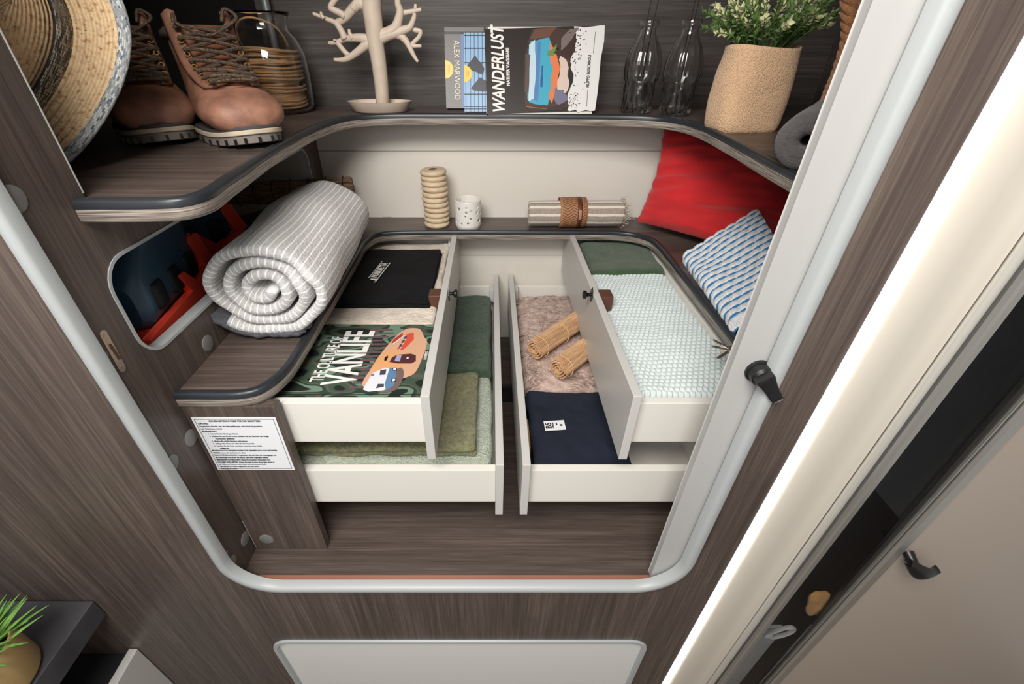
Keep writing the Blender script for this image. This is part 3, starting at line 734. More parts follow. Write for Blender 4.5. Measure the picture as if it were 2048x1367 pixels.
hz_ = HN; hx_ = Vector((.9, .43, 0)); hx_ = (hx_ - hz_ * hx_.dot(hz_)).normalized(); hy_ = hz_.cross(hx_)
MH = Matrix((hx_, hy_, hz_)).transposed().to_4x4(); MH.translation = Vector((-.594, .600, .018))
hat = thing('straw_hat', 'straw hat with a dark woven band and blue-white edge, leaning in the left recess', 'hat')
hat.matrix_world = MH
def oval(a): return 1 + .09 * math.cos(2 * a)
def hatp(r, a, z): return Vector((r * oval(a) * math.cos(a), r * (2 - oval(a)) * math.sin(a), z))
def brimz(r, a): s_ = (r - .106) / .085; return .006 + .010 * s_ * s_ * (.25 - math.cos(2 * a + .2)) + .002 * nz(math.cos(a) * 2, math.sin(a) * 2, r * 12)
b = MB(); b.grid(lambda q, s_: hatp(.106 + .043 * s_, 2 * PI * q, brimz(.106 + .043 * s_, 2 * PI * q)), 72, 10, cu=True, uvf=lambda q, s_: (q, s_ * .043))
b.build('brim', straw, hat, angle=180, solid=.003)
b = MB()
def tr(q, s_):
    a = 2 * PI * q; an = 2 * PI * s_; r = .154 + .0068 * math.cos(an)
    return hatp(r, a, brimz(.154, a) + .0035 * math.sin(an))
b.grid(tr, 110, 10, cu=True, cv=True, uvf=lambda q, s_: (q, s_)); b.build('brim_edge', trim_w, hat, angle=180)
def crown(q, s_):
    a = 2 * PI * q
    if s_ < .62: t = s_ / .62; r = .1055 - .012 * t; z = .004 + .085 * t
    else:
        t = (s_ - .62) / .38; r = .0935 * math.cos(t * PI / 2) ** .75 if t < 1 else 0; z = .089 + .016 * math.sin(t * PI / 2)
    p = hatp(r, a, z)
    k = max(0, min(1, (s_ - .35) / .4))
    p.z -= .042 * k * math.exp(-(p.y / .022) ** 2) * (1 if s_ > .6 else k)
    p.y *= 1 - .22 * k * math.exp(-((p.x - .055) / .035) ** 2)
    return p
b = MB(); b.grid(crown, 72, 30, cu=True, uvf=lambda q, s_: (q, s_ * .17)); b.build('crown', straw, hat, angle=180)
b = MB(); b.grid(lambda q, s_: hatp(.1085 - .0012 * s_ * 2, 2 * PI * q, .007 + .026 * s_), 72, 3, cu=True, uvf=lambda q, s_: (q, s_)); b.build('hat_band', trim_d, hat, angle=180, solid=.002)

# ---- leather boots
leather = plain('boot_leather', srgb(150, 106, 86), .55, bump=.35, bscale=160, var=.36, vscale=34)
leather2 = plain('boot_leather_dark', srgb(120, 80, 66), .6, bump=.3, bscale=200, var=.2, vscale=20)
pad = plain('boot_padding', srgb(74, 62, 58), .8, bump=.5, bscale=120)
tongue_m = plain('boot_tongue', srgb(134, 84, 60), .6, bump=.3, bscale=150, var=.2)
sole_w = plain('sole_pale', srgb(206, 190, 168), .6, var=.08, vscale=60); sole_d = plain('sole_dark', srgb(74, 72, 72), .6); sole_g = plain('sole_grey', srgb(132, 124, 118), .65, bump=.3, bscale=200)
lace_m = check_mat('lace', srgb(120, 98, 76), srgb(62, 50, 42), srgb(46, 38, 34), 160, 3)
brass = plain('brass', srgb(196, 160, 96), .3, .8)
def sole_outline(k=1.0, n=40):
    pts = []
    for i in range(n):
        a = 2 * PI * i / n; y = -math.cos(a); x = math.sin(a)
        wd = .053 * (1 - .17 * max(0, y + .15) - .02) if y < .0 else .053 * (.955 - .17 * y * .9)
        pts.append((math.copysign(abs(x) ** .72, x) * wd * k, (y * .143 - .002) * (1 + (k - 1) * .4)))
    return pts
def boot(loc, rz, label, tiltx=0):
    t = thing('boot', label, 'boot', loc, (tiltx, 0, rz), 'pair of brown leather boots'); t.scale = (1.14, 1.10, .90)
    o1 = sole_outline(1.0)
    lift = lambda y: .0085 * max(0, (-y - .07) / .07) ** 1.6
    def layer(k, z0, z1, name, m):
        P_ = sole_outline(k); n = len(P_); b = MB()
        v = [(x, y, z0 + lift(y)) for x, y in P_] + [(x, y, z1 + lift(y)) for x, y in P_]
        b.add(v, [tuple(range(n))[::-1], tuple(range(n, 2 * n))] + [(i, (i + 1) % n, (i + 1) % n + n, i + n) for i in range(n)])
        return b.build(name, m, t, angle=50, bevel=.0012)
    so = layer(1.0, 0, .0135, 'outsole', sole_g); layer(1.04, .0135, .021, 'midsole', sole_w); layer(1.015, .021, .0265, 'welt', sole_d)
    b = MB()
    for i in range(30):
        P_ = sole_outline(1.012, 30); x, y = P_[i]
        if i in (8, 22): continue
        a = math.atan2(y, x); dx, dy = -math.sin(a), math.cos(a)
        b.box(x - .0016, x + .0016, y - .0016, y + .0016, lift(y) - .0002, lift(y) + .009)
    b.build('tread_grooves', black_p, so, smooth=False)['kind'] = 'stuff'
    rings = [  # centre y, z, half width, b up, b down, angle of the ring's second axis from vertical (0 = vertical plane)
        (-.139, .040, .012, .008, .010, 0), (-.134, .044, .034, .020, .020, 0), (-.120, .048, .047, .029, .028, 0), (-.096, .049, .0505, .036, .030, 4), (-.070, .051, .0515, .039, .030, 10),
        (-.044, .055, .049, .046, .034, 22), (-.016, .064, .046, .050, .044, 36), (.012, .080, .042, .052, .058, 50), (.034, .100, .038, .052, .062, 64), (.048, .122, .037, .052, .056, 76), (.055, .142, .038, .054, .052, 84), (.058, .158, .039, .056, .052, 88)]
    b = MB(); n = 28; v = []
    for (cy, cz, hw, bu, bd, an) in rings:
        an = math.radians(an); wy, wz = -math.sin(an), math.cos(an)
        for j in range(n):
            a = 2 * PI * j / n; c_, s_ = math.cos(a), math.sin(a); q = bu if s_ > 0 else bd
            p = Vector((hw * math.copysign(abs(c_) ** .85, c_), cy + wy * q * s_, cz + wz * q * s_))
            p.z = max(p.z, .025 + lift(p.y) * .8); p += Vector((.0016 * nz(p.x, p.y, p.z, 30),) * 3)
            v.append(p)
    m = len(rings); fs = [(i * n + j, i * n + (j + 1) % n, (i + 1) * n + (j + 1) % n, (i + 1) * n + j) for i in range(m - 1) for j in range(n)]
    fs.append(tuple(range(n))[::-1]); b.add(v, fs); b.build('upper', leather, t, angle=180, sub=1, solid=.003)
    # padded collar
    b = MB(); cy, cz = .060, .157
    b.tube([(.037 * math.cos(a), cy + .052 * math.sin(a), cz + .004 + .004 * math.sin(a * 2)) for a in [2 * PI * i / 28 for i in range(28)] if not (math.sin(a) < -.75)], .010, 10); b.build('collar', pad, t, angle=180)
    b = MB(); b.rbox(-.032, .032, .02, .10, .09, .10, .004, (6, 6, 2)); b.build('inner_lining', pad, t, angle=180)
    # front line of the boot from toe cap to shaft top
    fr_ = catmull([(0, -.098, .0875), (0, -.078, .0925), (0, -.054, .102), (0, -.032, .119), (0, -.014, .139), (0, -.002, .158), (0, .004, .176)], 6)
    def fpt(s_):
        i = min(len(fr_) - 2, int(s_ * (len(fr_) - 1))); f = s_ * (len(fr_) - 1) - i
        return fr_[i].lerp(fr_[i + 1], f)
    nrm = Vector((0, -.75, .66))
    hw = lambda s_: .019 + .007 * min(1, s_ * 2.2)
    b = MB(); b.grid(lambda s_, q: fpt(s_ * .97) + Vector(((q - .5) * 2 * hw(s_) * 1.05, .001 + .012 * (2 * q - 1) ** 2 + .010 * s_, -.001)), 14, 8); b.build('tongue', tongue_m, t, angle=180, solid=.004)
    for sg in (-1, 1):
        b = MB()
        def facing(s_, q):
            p = fpt(.04 + .96 * s_); top = max(0, s_ - .82) / .18
            x = sg * (hw(s_) + .013 * q + .002)
            return p + Vector((x, .004 + .016 * q * q + .004 * top - .006 * top * q, .002 + .020 * top - .005 * q - .006 * top * abs(q - .5) * 2))
        b.grid(facing, 18, 5); b.build('eyelet_facing', leather, t, angle=180, solid=.0045)
        for k in range(6):
            s_ = .10 + .155 * k; p = fpt(s_ if s_ < .96 else .96)
            q = p + Vector((sg * (hw(s_) + .0075), -.002 + .003, .006 if k < 5 else .012)); b2 = MB()
            b2.tube([q + Vector((.0032 * math.cos(a), -.001, .0032 * math.sin(a))) for a in [2 * PI * i / 10 for i in range(10)]], .0011, 5, True); b2.build('eyelet', brass, t)
    # laces
    b = MB(); lv = [.06 + .135 * k for k in range(7)]
    def edge(s_, sg): p = fpt(min(.97, s_)); return p + Vector((sg * (hw(s_) + .006), -.003, .007))
    uvs = None
    for k in range(6):
        for sg in (-1, 1):
            a_ = edge(lv[k], sg); c_ = edge(lv[k + 1], -sg); mid = (a_ + c_) / 2 + nrm * (.006 + .002 * sg)
            b.tube(catmull([a_ - nrm * .003, a_ + nrm * .003, mid, c_ + nrm * .003, c_ - nrm * .003], 6), .0031, 7)
    a_, c_ = edge(.05, -1), edge(.05, 1); b.tube(catmull([a_, (a_ + c_) / 2 + nrm * .004, c_], 6), .0025, 7)
    a_, c_ = edge(.86, -1), edge(.86, 1)
    b.tube(catmull([a_ + Vector((0, 0, .02)), a_ + nrm * .01, (a_ + c_) / 2 + nrm * .012 + Vector((0, 0, -.018)), c_ + nrm * .014 + Vector((.004, 0, 0)), c_ + Vector((.012, 0, .02)), c_ + Vector((.0, .004, .028)), c_ + Vector((-.006, .006, .01))], 7), .0025, 7)
    i0 = len(b.v); b.uv = [(i / 7 / 60.0, (i % 7) / 7) for i in range(i0)]
    b.build('laces', lace_m, t, angle=180)
    return t
boot((-.449, .848, US - .0035), math.radians(39), 'brown leather boot beside the jar of coiled cord, right one of the pair')
boot((-.596, .866, US - .0035), math.radians(38), 'brown leather boot beside the straw hat, left one of the pair')
ps = bx('wooden_crate', plain('crate_beige', srgb(168, 158, 140), .6), -.972, -.895, 1.18, 1.30, US - .0038, .055, None, .002)
tag(ps, 'pale beige box in the dark recess behind the straw hat', 'box')
pp = MB().tube([(-.492, 1.215, US - .0035), (-.492, 1.215, .54)], .0085, 14).build('upright_pole', plain('pole_grey', srgb(150, 152, 156), .35, .5), angle=60); tag(pp, 'slim grey upright pole behind the jar of coiled cord', 'pole')

# ---- glass jar with coiled rattan cord
jc = Vector((-.480, 1.135, US - .0035))
jar = thing('glass_jar', 'clear glass jar filled with coiled tan cord, right of the boots', 'jar', jc); jar.scale = (1.1, 1.1, 1.08)
pr = [(.0, 0), (.050, 0), (.064, .002), (.069, .012), (.0705, .06), (.069, .100), (.060, .125), (.047, .140), (.046, .150), (.052, .163), (.056, .170), (.0535, .170), (.0495, .163), (.0435, .150), (.0445, .140), (.057, .124), (.066, .099), (.0675, .06), (.066, .013), (.061, .005), (0, .004)]
MB().lathe(pr, 40).build('jar_glass', clear_glass, jar, angle=70)
cc = thing('coiled_cord', 'tan rattan cord coiled inside the clear glass jar', 'cord', jc + Vector((0, 0, .0055))); cc.scale = (1.1, 1.1, 1.08)
rt = cloth('rattan', srgb(186, 144, 100), 300, .3, .25, 25, .5); rnd = random.Random(4)
b = MB()
for k in range(34):
    r = rnd.uniform(.047, .060); z = .006 + .098 * (k / 33) ** 1.15; tl_ = rnd.uniform(-.28, .28) * (k / 33) + .04; ph = rnd.uniform(0, 6.3); ex = rnd.uniform(.86, 1)
    ox, oy = rnd.uniform(-.002, .002), rnd.uniform(-.002, .002)
    rr_ = r * .985
    b.tube([(ox + rr_ * math.cos(a), oy + rr_ * ex * math.sin(a), max(.004, z + r * tl_ * .5 * math.cos(a - ph) + .001 * math.sin(3 * a))) for a in [2 * PI * i / 36 for i in range(36)]], rnd.uniform(.0019, .0026), 6, True)
b.tube(catmull([(-.05, .02, .10), (-.04, -.02, .125), (-.025, -.03, .150), (.0, -.02, .155), (.02, .02, .14), (.03, .04, .11)], 6), .002, 6)
b.build('cord_coils', rt, cc, angle=180)

# ---- ceramic tree stand with a dish
tree_m = plain('tree_ceramic', srgb(212, 194, 176), .5, var=.06, vscale=40)
YT = 1.135
tr_ = thing('tree_stand', 'beige branching tree stand rising from an oval dish, left of the books', 'jewellery stand')
def T(u, v, dy=0): return at(u, v, y=YT + dy)
b = MB()
def br_(P_, r0, r1, dy=0):
    pts = catmull([T(u, v, dy * i / len(P_)) for i, (u, v) in enumerate(P_)], 6); n = len(pts)
    b.tube(pts, [r0 + (r1 - r0) * i / (n - 1) for i in range(n)], 10)
br_([(765, 207), (763, 170), (757, 120), (751, 85), (748, 50), (744, 15), (742, -25)], .0145, .021)
br_([(742, 80), (722, 76), (704, 76), (690, 78), (672, 85), (657, 86)], .010, .0033, .01)
br_([(690, 78), (684, 64), (675, 50), (668, 44), (648, 36), (626, 27)], .008, .0032, .01)
br_([(706, 76), (700, 68), (698, 58)], .006, .0025); br_([(648, 37), (643, 30), (642, 23)], .0045, .0022)
br_([(675, 85), (680, 92), (690, 104), (697, 110)], .0055, .0055); br_([(744, 84), (730, 92), (716, 103), (702, 113), (690, 119), (678, 120), (668, 119)], .010, .0032)
br_([(741, 12), (720, 8), (706, 18), (692, 34), (682, 42), (672, 46)], .012, .006, .01); br_([(690, 33), (680, 26), (668, 20), (661, 15), (668, 2), (676, -6)], .007, .005)
br_([(706, 18), (712, 8), (722, -6)], .008, .008); br_([(670, 82), (668, 78)], .003, .0028)
br_([(756, 72), (775, 66), (790, 56), (797, 40), (800, 22), (796, 8), (796, -10)], .012, .0055, -.01)
br_([(799, 26), (812, 25), (828, 22), (843, 19)], .006, .0033, -.01); br_([(830, 22), (831, 14), (831, 8)], .004, .003)
br_([(758, 78), (776, 70), (792, 66), (808, 60), (820, 54), (828, 36), (829, 26)], .012, .0035, -.01)
br_([(820, 54), (830, 60), (841, 63), (838, 74), (828, 84), (822, 92)], .005, .004)
br_([(790, 68), (802, 72), (812, 82), (819, 94), (826, 108), (832, 118), (836, 124)], .009, .0028, -.01)
br_([(822, 92), (832, 92), (843, 92)], .0045, .003)
b.build('branches', tree_m, tr_, angle=180)
dc = at(764, 212, z=US + .006); dc.z = US - .003
def ovf(a, z): return 1 / math.sqrt(math.cos(a) ** 2 + (math.sin(a) / .56) ** 2)
b = MB(); b.lathe([(.0, 0), (.055, 0), (.060, .002), (.072, .020), (.0735, .0215), (.0705, .0215), (.058, .006), (0, .005)], 48, (dc.x, YT - .002, dc.z), rf=ovf)
b.build('dish', tree_m, tr_, angle=60)

# ---- books on the upper shelf
page = plain('paper', srgb(226, 222, 216), .7)
def standing_book(name, label, u0, u1, ybot, ztop, yt, th, cover, rot=0, u_ref=None, group='books on the upper shelf'):
    p0 = at(u0, 225, y=ybot); p1 = at(u1, 225, y=ybot)
    W_ = p1.x - p0.x; Hh = math.hypot(ztop - (US - .003), yt - ybot); lean = math.atan2(yt - ybot, ztop - (US - .003))
    t = thing(name, label, 'book', (p0.x, ybot, US + .0002), (-lean, rot, 0), group)
    return t, W_, Hh
dark_cov = plain('cover_brown_black', srgb(52, 46, 43), .35)
wb, W_, Hh = standing_book('book', 'large paperback reading WANDERLUST with a painted sea view on its cover', 974, 1190, 1.072, .012, 1.155, .02, None)
bx('page_block', page, .002, W_ - .006, .0025, .016, .001, Hh + .006, wb)
bx('back_cover', page, 0, W_ - .004, .0165, .0175, 0, Hh + .008, wb)
bx('spine', page, -.0012, 0, .0005, .0175, 0, Hh + .004, wb)
wc = bx('front_cover', dark_cov, 0, W_, .0, .0011, 0, Hh, wb)
wc.rotation_euler = (0, math.radians(-1.6), 0)
for v_ in wc.data.vertices:
    if v_.co.x > .1 and v_.co.z > .1: v_.co.x += .022
WM_ = frame((0, -.0001, 0), (1, 0, 0), (0, 0, 1))
U = lambda a, b_: (a * W_ + (.022 * b_ * a * a if a > .2 else 0), b_ * Hh)
rnd = random.Random(3)
def jag(P_, amp, k=3, sd=1):
    r_ = random.Random(sd); out = []
    for i, p in enumerate(P_):
        q = P_[(i + 1) % len(P_)]
        for j in range(k):
            f = j / k; out.append((p[0] + (q[0] - p[0]) * f + (r_.uniform(-amp, amp) if j else 0), p[1] + (q[1] - p[1]) * f + (r_.uniform(-amp, amp) if j else 0)))
    return out
def W(P_, m, lift, nm='printed_shape', amp=0, k=3, sd=1):
    P_ = jag(P_, amp, k, sd) if amp else P_
    return prints([[U(*p) for p in P_]], m, wc, WM_, lift, nm)
col = lambda n, *c: plain(n, srgb(*c), .4)
W([(.76, .0), (1, 0), (1, 1), (.76, 1), (.79, .85), (.74, .6), (.78, .35), (.73, .15)], col('print_white', 228, 226, 224), .0002, amp=.018, k=5, sd=2)
W([(.36, .08), (.34, .3), (.35, .62), (.38, .85), (.42, .98), (.62, .99), (.76, .95), (.74, .05), (.5, .02)], col('print_umber', 74, 54, 48), .0003, amp=.008)
W([(.38, .14), (.37, .24), (.385, .7), (.40, .84), (.56, .88), (.60, .72), (.62, .3), (.56, .08), (.44, .10)], col('print_teal', 70, 168, 196), .0004, amp=.005)
W([(.385, .14), (.39, .8), (.44, .86), (.45, .5), (.43, .16)], col('print_sky', 196, 218, 230), .0005, amp=.004)
W([(.435, .15), (.45, .5), (.455, .84), (.49, .84), (.485, .5), (.47, .12)], col('print_blue', 86, 130, 186), .0005, amp=.004)
W([(.49, .3), (.50, .55), (.515, .55), (.51, .3)], col('print_deepblue', 46, 92, 150), .0006, amp=.004)
W([(.355, .24), (.36, .70), (.40, .68), (.385, .22)], col('print_taupe', 92, 78, 76), .0006, amp=.003)
W([(.57, .84), (.63, .66), (.66, .5), (.64, .3), (.60, .10), (.57, .16), (.585, .34), (.60, .5), (.57, .64)], col('print_orange', 226, 126, 78), .0006, amp=.008)
W([(.66, .66), (.72, .58), (.745, .36), (.72, .22), (.66, .24), (.64, .36), (.66, .5)], col('print_rose', 218, 196, 184), .0007, amp=.012, sd=5)
W([(.55, .70), (.63, .80), (.62, .68), (.56, .66)], col('print_green', 108, 140, 78), .0008, amp=.012, k=5)
W([(.60, .70), (.66, .78), (.74, .90), (.78, .92), (.78, .70), (.72, .62), (.66, .66)], col('print_brown', 66, 44, 40), .0008, amp=.012, k=4, sd=9)
W([(.66, .86), (.73, .97), (.80, .98), (.72, .80), (.66, .72)], col('print_mauve', 122, 108, 106), .0009, amp=.006, sd=3)
W([(.62, .28), (.70, .26), (.74, .14), (.66, .08), (.61, .16)], col('print_slate', 116, 116, 138), .0009, amp=.01, sd=4)
W([(.36, .08), (.55, .05), (.72, .10), (.70, .01), (.40, .01)], col('print_umber2', 58, 40, 38), .0010, amp=.008, sd=8)
W([(.36, .075), (.55, .035), (.55, .03), (.36, .065)], col('print_gold', 150, 120, 70), .0011)
W([(.39, .86), (.44, .98), (.62, .99), (.56, .88)], col('print_rust', 110, 74, 62), .0010, amp=.006, sd=6)
spk = []
for _ in range(110):
    a_, b_ = rnd.gauss(.80, .035), rnd.choice([rnd.gauss(.72, .13), rnd.gauss(.14, .09)])
    if .72 < a_ < .92 and .01 < b_ < .97:
        s_ = rnd.uniform(.002, .007); spk.append([U(a_ - s_, b_), U(a_, b_ - s_ * 1.3), U(a_ + s_, b_), U(a_, b_ + s_ * 1.3)])
prints(spk, col('print_black', 24, 20, 24), wc, WM_, .0011, 'print_specks')['kind'] = 'stuff'
wt = plain('print_pure_white', srgb(240, 238, 234), .5)
RT = Matrix.Rotation(PI / 2, 4, 'Z')
text('WANDERLUST', .037, wt, wc, WM_ @ Matrix.Translation((.118 * W_, .51 * Hh, .0003)) @ RT, .72, 'cover_title', shear=.28, bold=.0008)
text('NATI PER VIAGGIARE', .0095, wt, wc, WM_ @ Matrix.Translation((.205 * W_, .55 * Hh, .0003)) @ RT, .86, 'cover_text', bold=.0003)
bk_ = col('print_black', 24, 20, 24)
text('FILIPPO BUSCAROLI', .0088, bk_, wc, WM_ @ Matrix.Translation((.945 * W_, .47 * Hh, .0005)) @ Matrix.Rotation(PI / 2 - .08, 4, 'Z'), .85, 'cover_text', bold=.0003)
prints([[(W_ * .922, Hh * .05), (W_ * .926, Hh * .05), (W_ * .935, Hh * .25), (W_ * .931, Hh * .25)]], bk_, wc, WM_, .0005, 'cover_line'); prints([[(W_ * .985, Hh * .68), (W_ * .989, Hh * .68), (W_ * 1.01, Hh * .93), (W_ * 1.006, Hh * .93)]], bk_, wc, WM_, .0005, 'cover_line')
yel = col('sticker_yellow', 240, 206, 92); yel2 = col('sticker_print', 200, 160, 60)
gb, gW, gH = standing_book('book', 'grey paperback half hidden behind the blue one, yellow round sticker on its left edge', 893, 968, 1.165, .016, 1.215, .02, None)
gcov = col('cover_grey', 104, 100, 96); bx('page_block', page, .001, gW, .002, .016, .001, gH - .001, gb)
gc = bx('front_cover', gcov, 0, gW, 0, .0015, 0, gH, gb); bx('back_cover', gcov, 0, gW, .0165, .018, 0, gH, gb)
GM = frame((0, -.0001, 0), (1, 0, 0), (0, 0, 1))
prints([[(0, gH * .92), (gW, gH * .92), (gW, gH * .95), (0, gH * .95)]], bk_, gc, GM, 0)
prints([[(gW * .42, 0), (gW, 0), (gW, gH * .94), (gW * .42, gH * .94)]], col('cover_blue', 84, 120, 178), gc, GM, 0)
prints([[(0, gH * .37)] + arc(0, gH * .49, gH * .115, -90, 90, 12)], yel, gc, GM, .0003, 'round_sticker')
text('DAS SPIEGEL\nBESTSELLER', .003, yel2, gc, GM @ Matrix.Translation((.008, gH * .49, .0006)) @ Matrix.Rotation(-PI / 2, 4, 'Z'), 1, 'sticker_text')
text('ALEX MARWOOD', .0185, plain('print_ivory', srgb(240, 236, 222), .5), gc, GM @ Matrix.Translation((.30 * gW, gH * .475, .0006)) @ Matrix.Rotation(-PI / 2, 4, 'Z'), .80, 'cover_title')
bb_, bW, bH = standing_book('book', 'blue paperback with a barred window on its cover, between two other books', 929, 973, 1.105, .006, 1.17, .02, None)
bcov = col('cover_window_blue', 150, 186, 222); bx('page_block', page, .001, bW, .002, .016, .001, bH - .001, bb_)
bc = bx('front_cover', bcov, 0, bW, 0, .0015, 0, bH, bb_); bx('back_cover', bcov, 0, bW, .0165, .018, 0, bH, bb_)
BM = frame((0, -.0001, 0), (1, 0, 0), (0, 0, 1))
prints([[(bW * a_, 0), (bW * (a_ + .02), 0), (bW * (a_ + .02), bH), (bW * a_, bH)] for a_ in (.06, .28, .45, .62, .80, .93)] + [[(0, bH * a_), (bW, bH * a_), (bW, bH * (a_ + .012)), (0, bH * (a_ + .012))] for a_ in (.03, .06, .22, .62, .80, .96)], col('print_night', 26, 34, 52), bc, BM, 0, 'window_bars')
prints([jag([(bW * .02, bH * .55), (bW * .5, bH * .72), (bW * .9, bH * .56), (bW * .85, bH * .48), (bW * .4, bH * .52)], .0012, 3, 4), jag([(bW * .3, bH * .30), (bW * .7, bH * .44), (bW * .98, bH * .40), (bW * .98, bH * .26), (bW * .5, bH * .27)], .0012, 3, 5)], col('print_grey', 62, 62, 70), bc, BM, .0003, 'silhouette')
prints([[(0, bH * .375)] + arc(0, bH * .485, bH * .11, -90, 90, 12)], yel, bc, BM, .0006, 'round_sticker')
text('SPIEGEL\nBestseller', .0032, yel2, bc, BM @ Matrix.Translation((.008, bH * .485, .0009)) @ Matrix.Rotation(-PI / 2, 4, 'Z'), 1, 'sticker_text')

# ---- two ribbed glass bottles, each with thin dark stems
def bottle(p, label):
    t = thing('glass_bottle', label, 'bottle', p, group='ribbed glass bottles')
    out = [(.026, 0), (.031, .003), (.0325, .010), (.031, .030), (.0325, .046), (.031, .060), (.0345, .064), (.0375, .080), (.0365, .098), (.031, .118), (.022, .136), (.0165, .146), (.0160, .158), (.0195, .160), (.0200, .168), (.0175, .170)]
    inn = [(r - .0028, z) for r, z in out[::-1] if z > .006]
    prof = [(0, .001)] + out + inn + [(.0, .006)]
    def rf(a, z):
        if .064 < z < .135: return 1 + .035 * math.cos(a * 14)
        if .028 < z <= .064: return 1 + .04 * math.cos(a * 12 + (PI if int((z - .028) / .012) % 2 else 0))
        if .003 < z <= .028: return 1 + .035 * math.cos(a * 16)
        return 1
    fine = []
    for i in range(len(prof) - 1):
        (r0, z0), (r1, z1) = prof[i], prof[i + 1]
        k = max(1, int(abs(z1 - z0) / .006))
        fine += [(r0 + (r1 - r0) * j / k, z0 + (z1 - z0) * j / k) for j in range(k)]
    fine.append(prof[-1])
    MB().lathe(fine, 84, rf=rf).build('bottle_glass', clear_glass, t, angle=180)
    return t
def stems(p, offs, label):
    b = MB()
    for (dx, dy, ex) in offs: b.tube(catmull([(p.x + dx * .6, p.y + dy, p.z + .012), (p.x + dx, p.y + dy, p.z + .16), (p.x + ex, p.y + dy, p.z + .34)], 5), .0009, 5)
    tag(b.build('thin_stem', plain('stem_black', srgb(30, 26, 24), .6)), label, 'twig')
p_a = Vector((.325, 1.118, US - .0035)); p_b = Vector((.400, 1.085, US - .0035))
bottle(p_a, 'ribbed clear glass bottle nearer the books'); bottle(p_b, 'ribbed clear glass bottle nearer the burlap plant bag')
stems(p_a, [(-.006, 0, .004), (.008, .003, .026)], 'pair of thin dark stems standing in the bottle nearer the books')
stems(p_b, [(-.004, 0, .002), (.004, .003, .012)], 'pair of thin dark stems standing in the bottle nearer the burlap bag')

# ---- plant in a burlap bag
burlap = cloth('burlap', srgb(226, 186, 148), 420, 1.0, .16, 520, .95, .003)
bc0 = at(1478, 250, z=US - .004); bc0 = Vector((.462, .905, US - .0035))
pb = thing('potted_plant', 'green and cream leafy plant in a tan burlap bag on the upper shelf', 'plant', bc0, (0, 0, .12))
def bag(q, s_):
    a = 2 * PI * q; pw = .5 - .18 * s_ + .0
    c_, n_2 = math.cos(a), math.sin(a); e = .50 + .30 * s_
    hx = .060 + .001 * s_ ; hy = .046 - .006 * s_
    x = hx * math.copysign(abs(c_) ** e, c_); y = hy * math.copysign(abs(n_2) ** e, n_2)
    f = 1 - .06 * max(0, .10 - s_) / .10
    z = .128 * s_
    wr = .004 * nz(x * 30, y * 30, s_ * 4) + .0035 * math.sin(a * 2 + s_ * 5)
    return Vector((x * f * (1 + wr * 8) , y * f * (1 + wr * 8), max(0, z) + .003 * math.sin(a * 2 + .6) * s_ ** 6))
b = MB(); b.grid(bag, 60, 24, cu=True); b.f.append(tuple(i * 25 for i in range(60))[::-1]); b.build('burlap_bag', burlap, pb, angle=180, solid=.003)
b = MB(); b.lathe([(.0, .118), (.034, .116)], 24); b.build('soil', soil, pb)
stm = MB(); lf = MB(); lf2 = MB(); rnd = random.Random(11)
def leaf(mb, p, d, up, L_, w_):
    d = d.normalized(); s_ = d.cross(up); s_ = s_.normalized() if s_.length > 1e-4 else Vector((1, 0, 0)); n_ = s_.cross(d)
    q = [p, p + d * L_ * .45 + s_ * w_ + n_ * w_ * .3, p + d * L_ + n_ * L_ * .06, p + d * L_ * .45 - s_ * w_ + n_ * w_ * .3, p + d * L_ * .5]
    mb.add(q, [(0, 1, 4), (1, 2, 4), (2, 3, 4), (3, 0, 4)])
for k in range(95):
    a = rnd.uniform(0, 2 * PI); sp_ = rnd.uniform(.1, 1.0) ** .6
    p0 = Vector((.030 * math.cos(a) * sp_, .022 * math.sin(a) * sp_, .112))
    d = Vector((math.cos(a) * sp_ * 1.25, math.sin(a) * sp_ * .95, rnd.uniform(.75, 1.1)))
    L_ = rnd.uniform(.07, .118) * (1.15 - .15 * sp_)
    tip = p0 + d.normalized() * L_ + Vector((0, 0, -.010 * sp_))
    mid = (p0 + tip) / 2 + Vector((0, 0, .012 * sp_)); pts = catmull([p0, mid, tip], 4)
    stm.tube(pts, .0008, 4)
    mb = lf2 if rnd.random() < .55 else lf
    for j in range(15):
        f = .30 + .70 * j / 14; i = min(len(pts) - 2, int(f * (len(pts) - 1))); p = pts[i].lerp(pts[i + 1], f * (len(pts) - 1) - i)
        ax = (pts[i + 1] - pts[i]).normalized(); rad = ax.orthogonal().normalized(); rad.rotate(Matrix.Rotation(j * 2.4, 3, ax))
        dd = ax * (.55 + .9 * (f - .3)) + rad
        leaf(mb if f > .55 else lf, p, dd, ax, rnd.uniform(.009, .013), rnd.uniform(.0030, .0044))
stm.build('stems', plain('stem_green', srgb(84, 110, 52), .6), pb)
lf.build('green_leaves', cloth('leaf_green', srgb(96, 128, 62), 60, .1, .3, 30, .5), pb, smooth=False)['kind'] = 'stuff'
lf2.build('cream_leaves', cloth('leaf_cream', srgb(218, 216, 168), 60, .1, .12, 30, .5), pb, smooth=False)['kind'] = 'stuff'

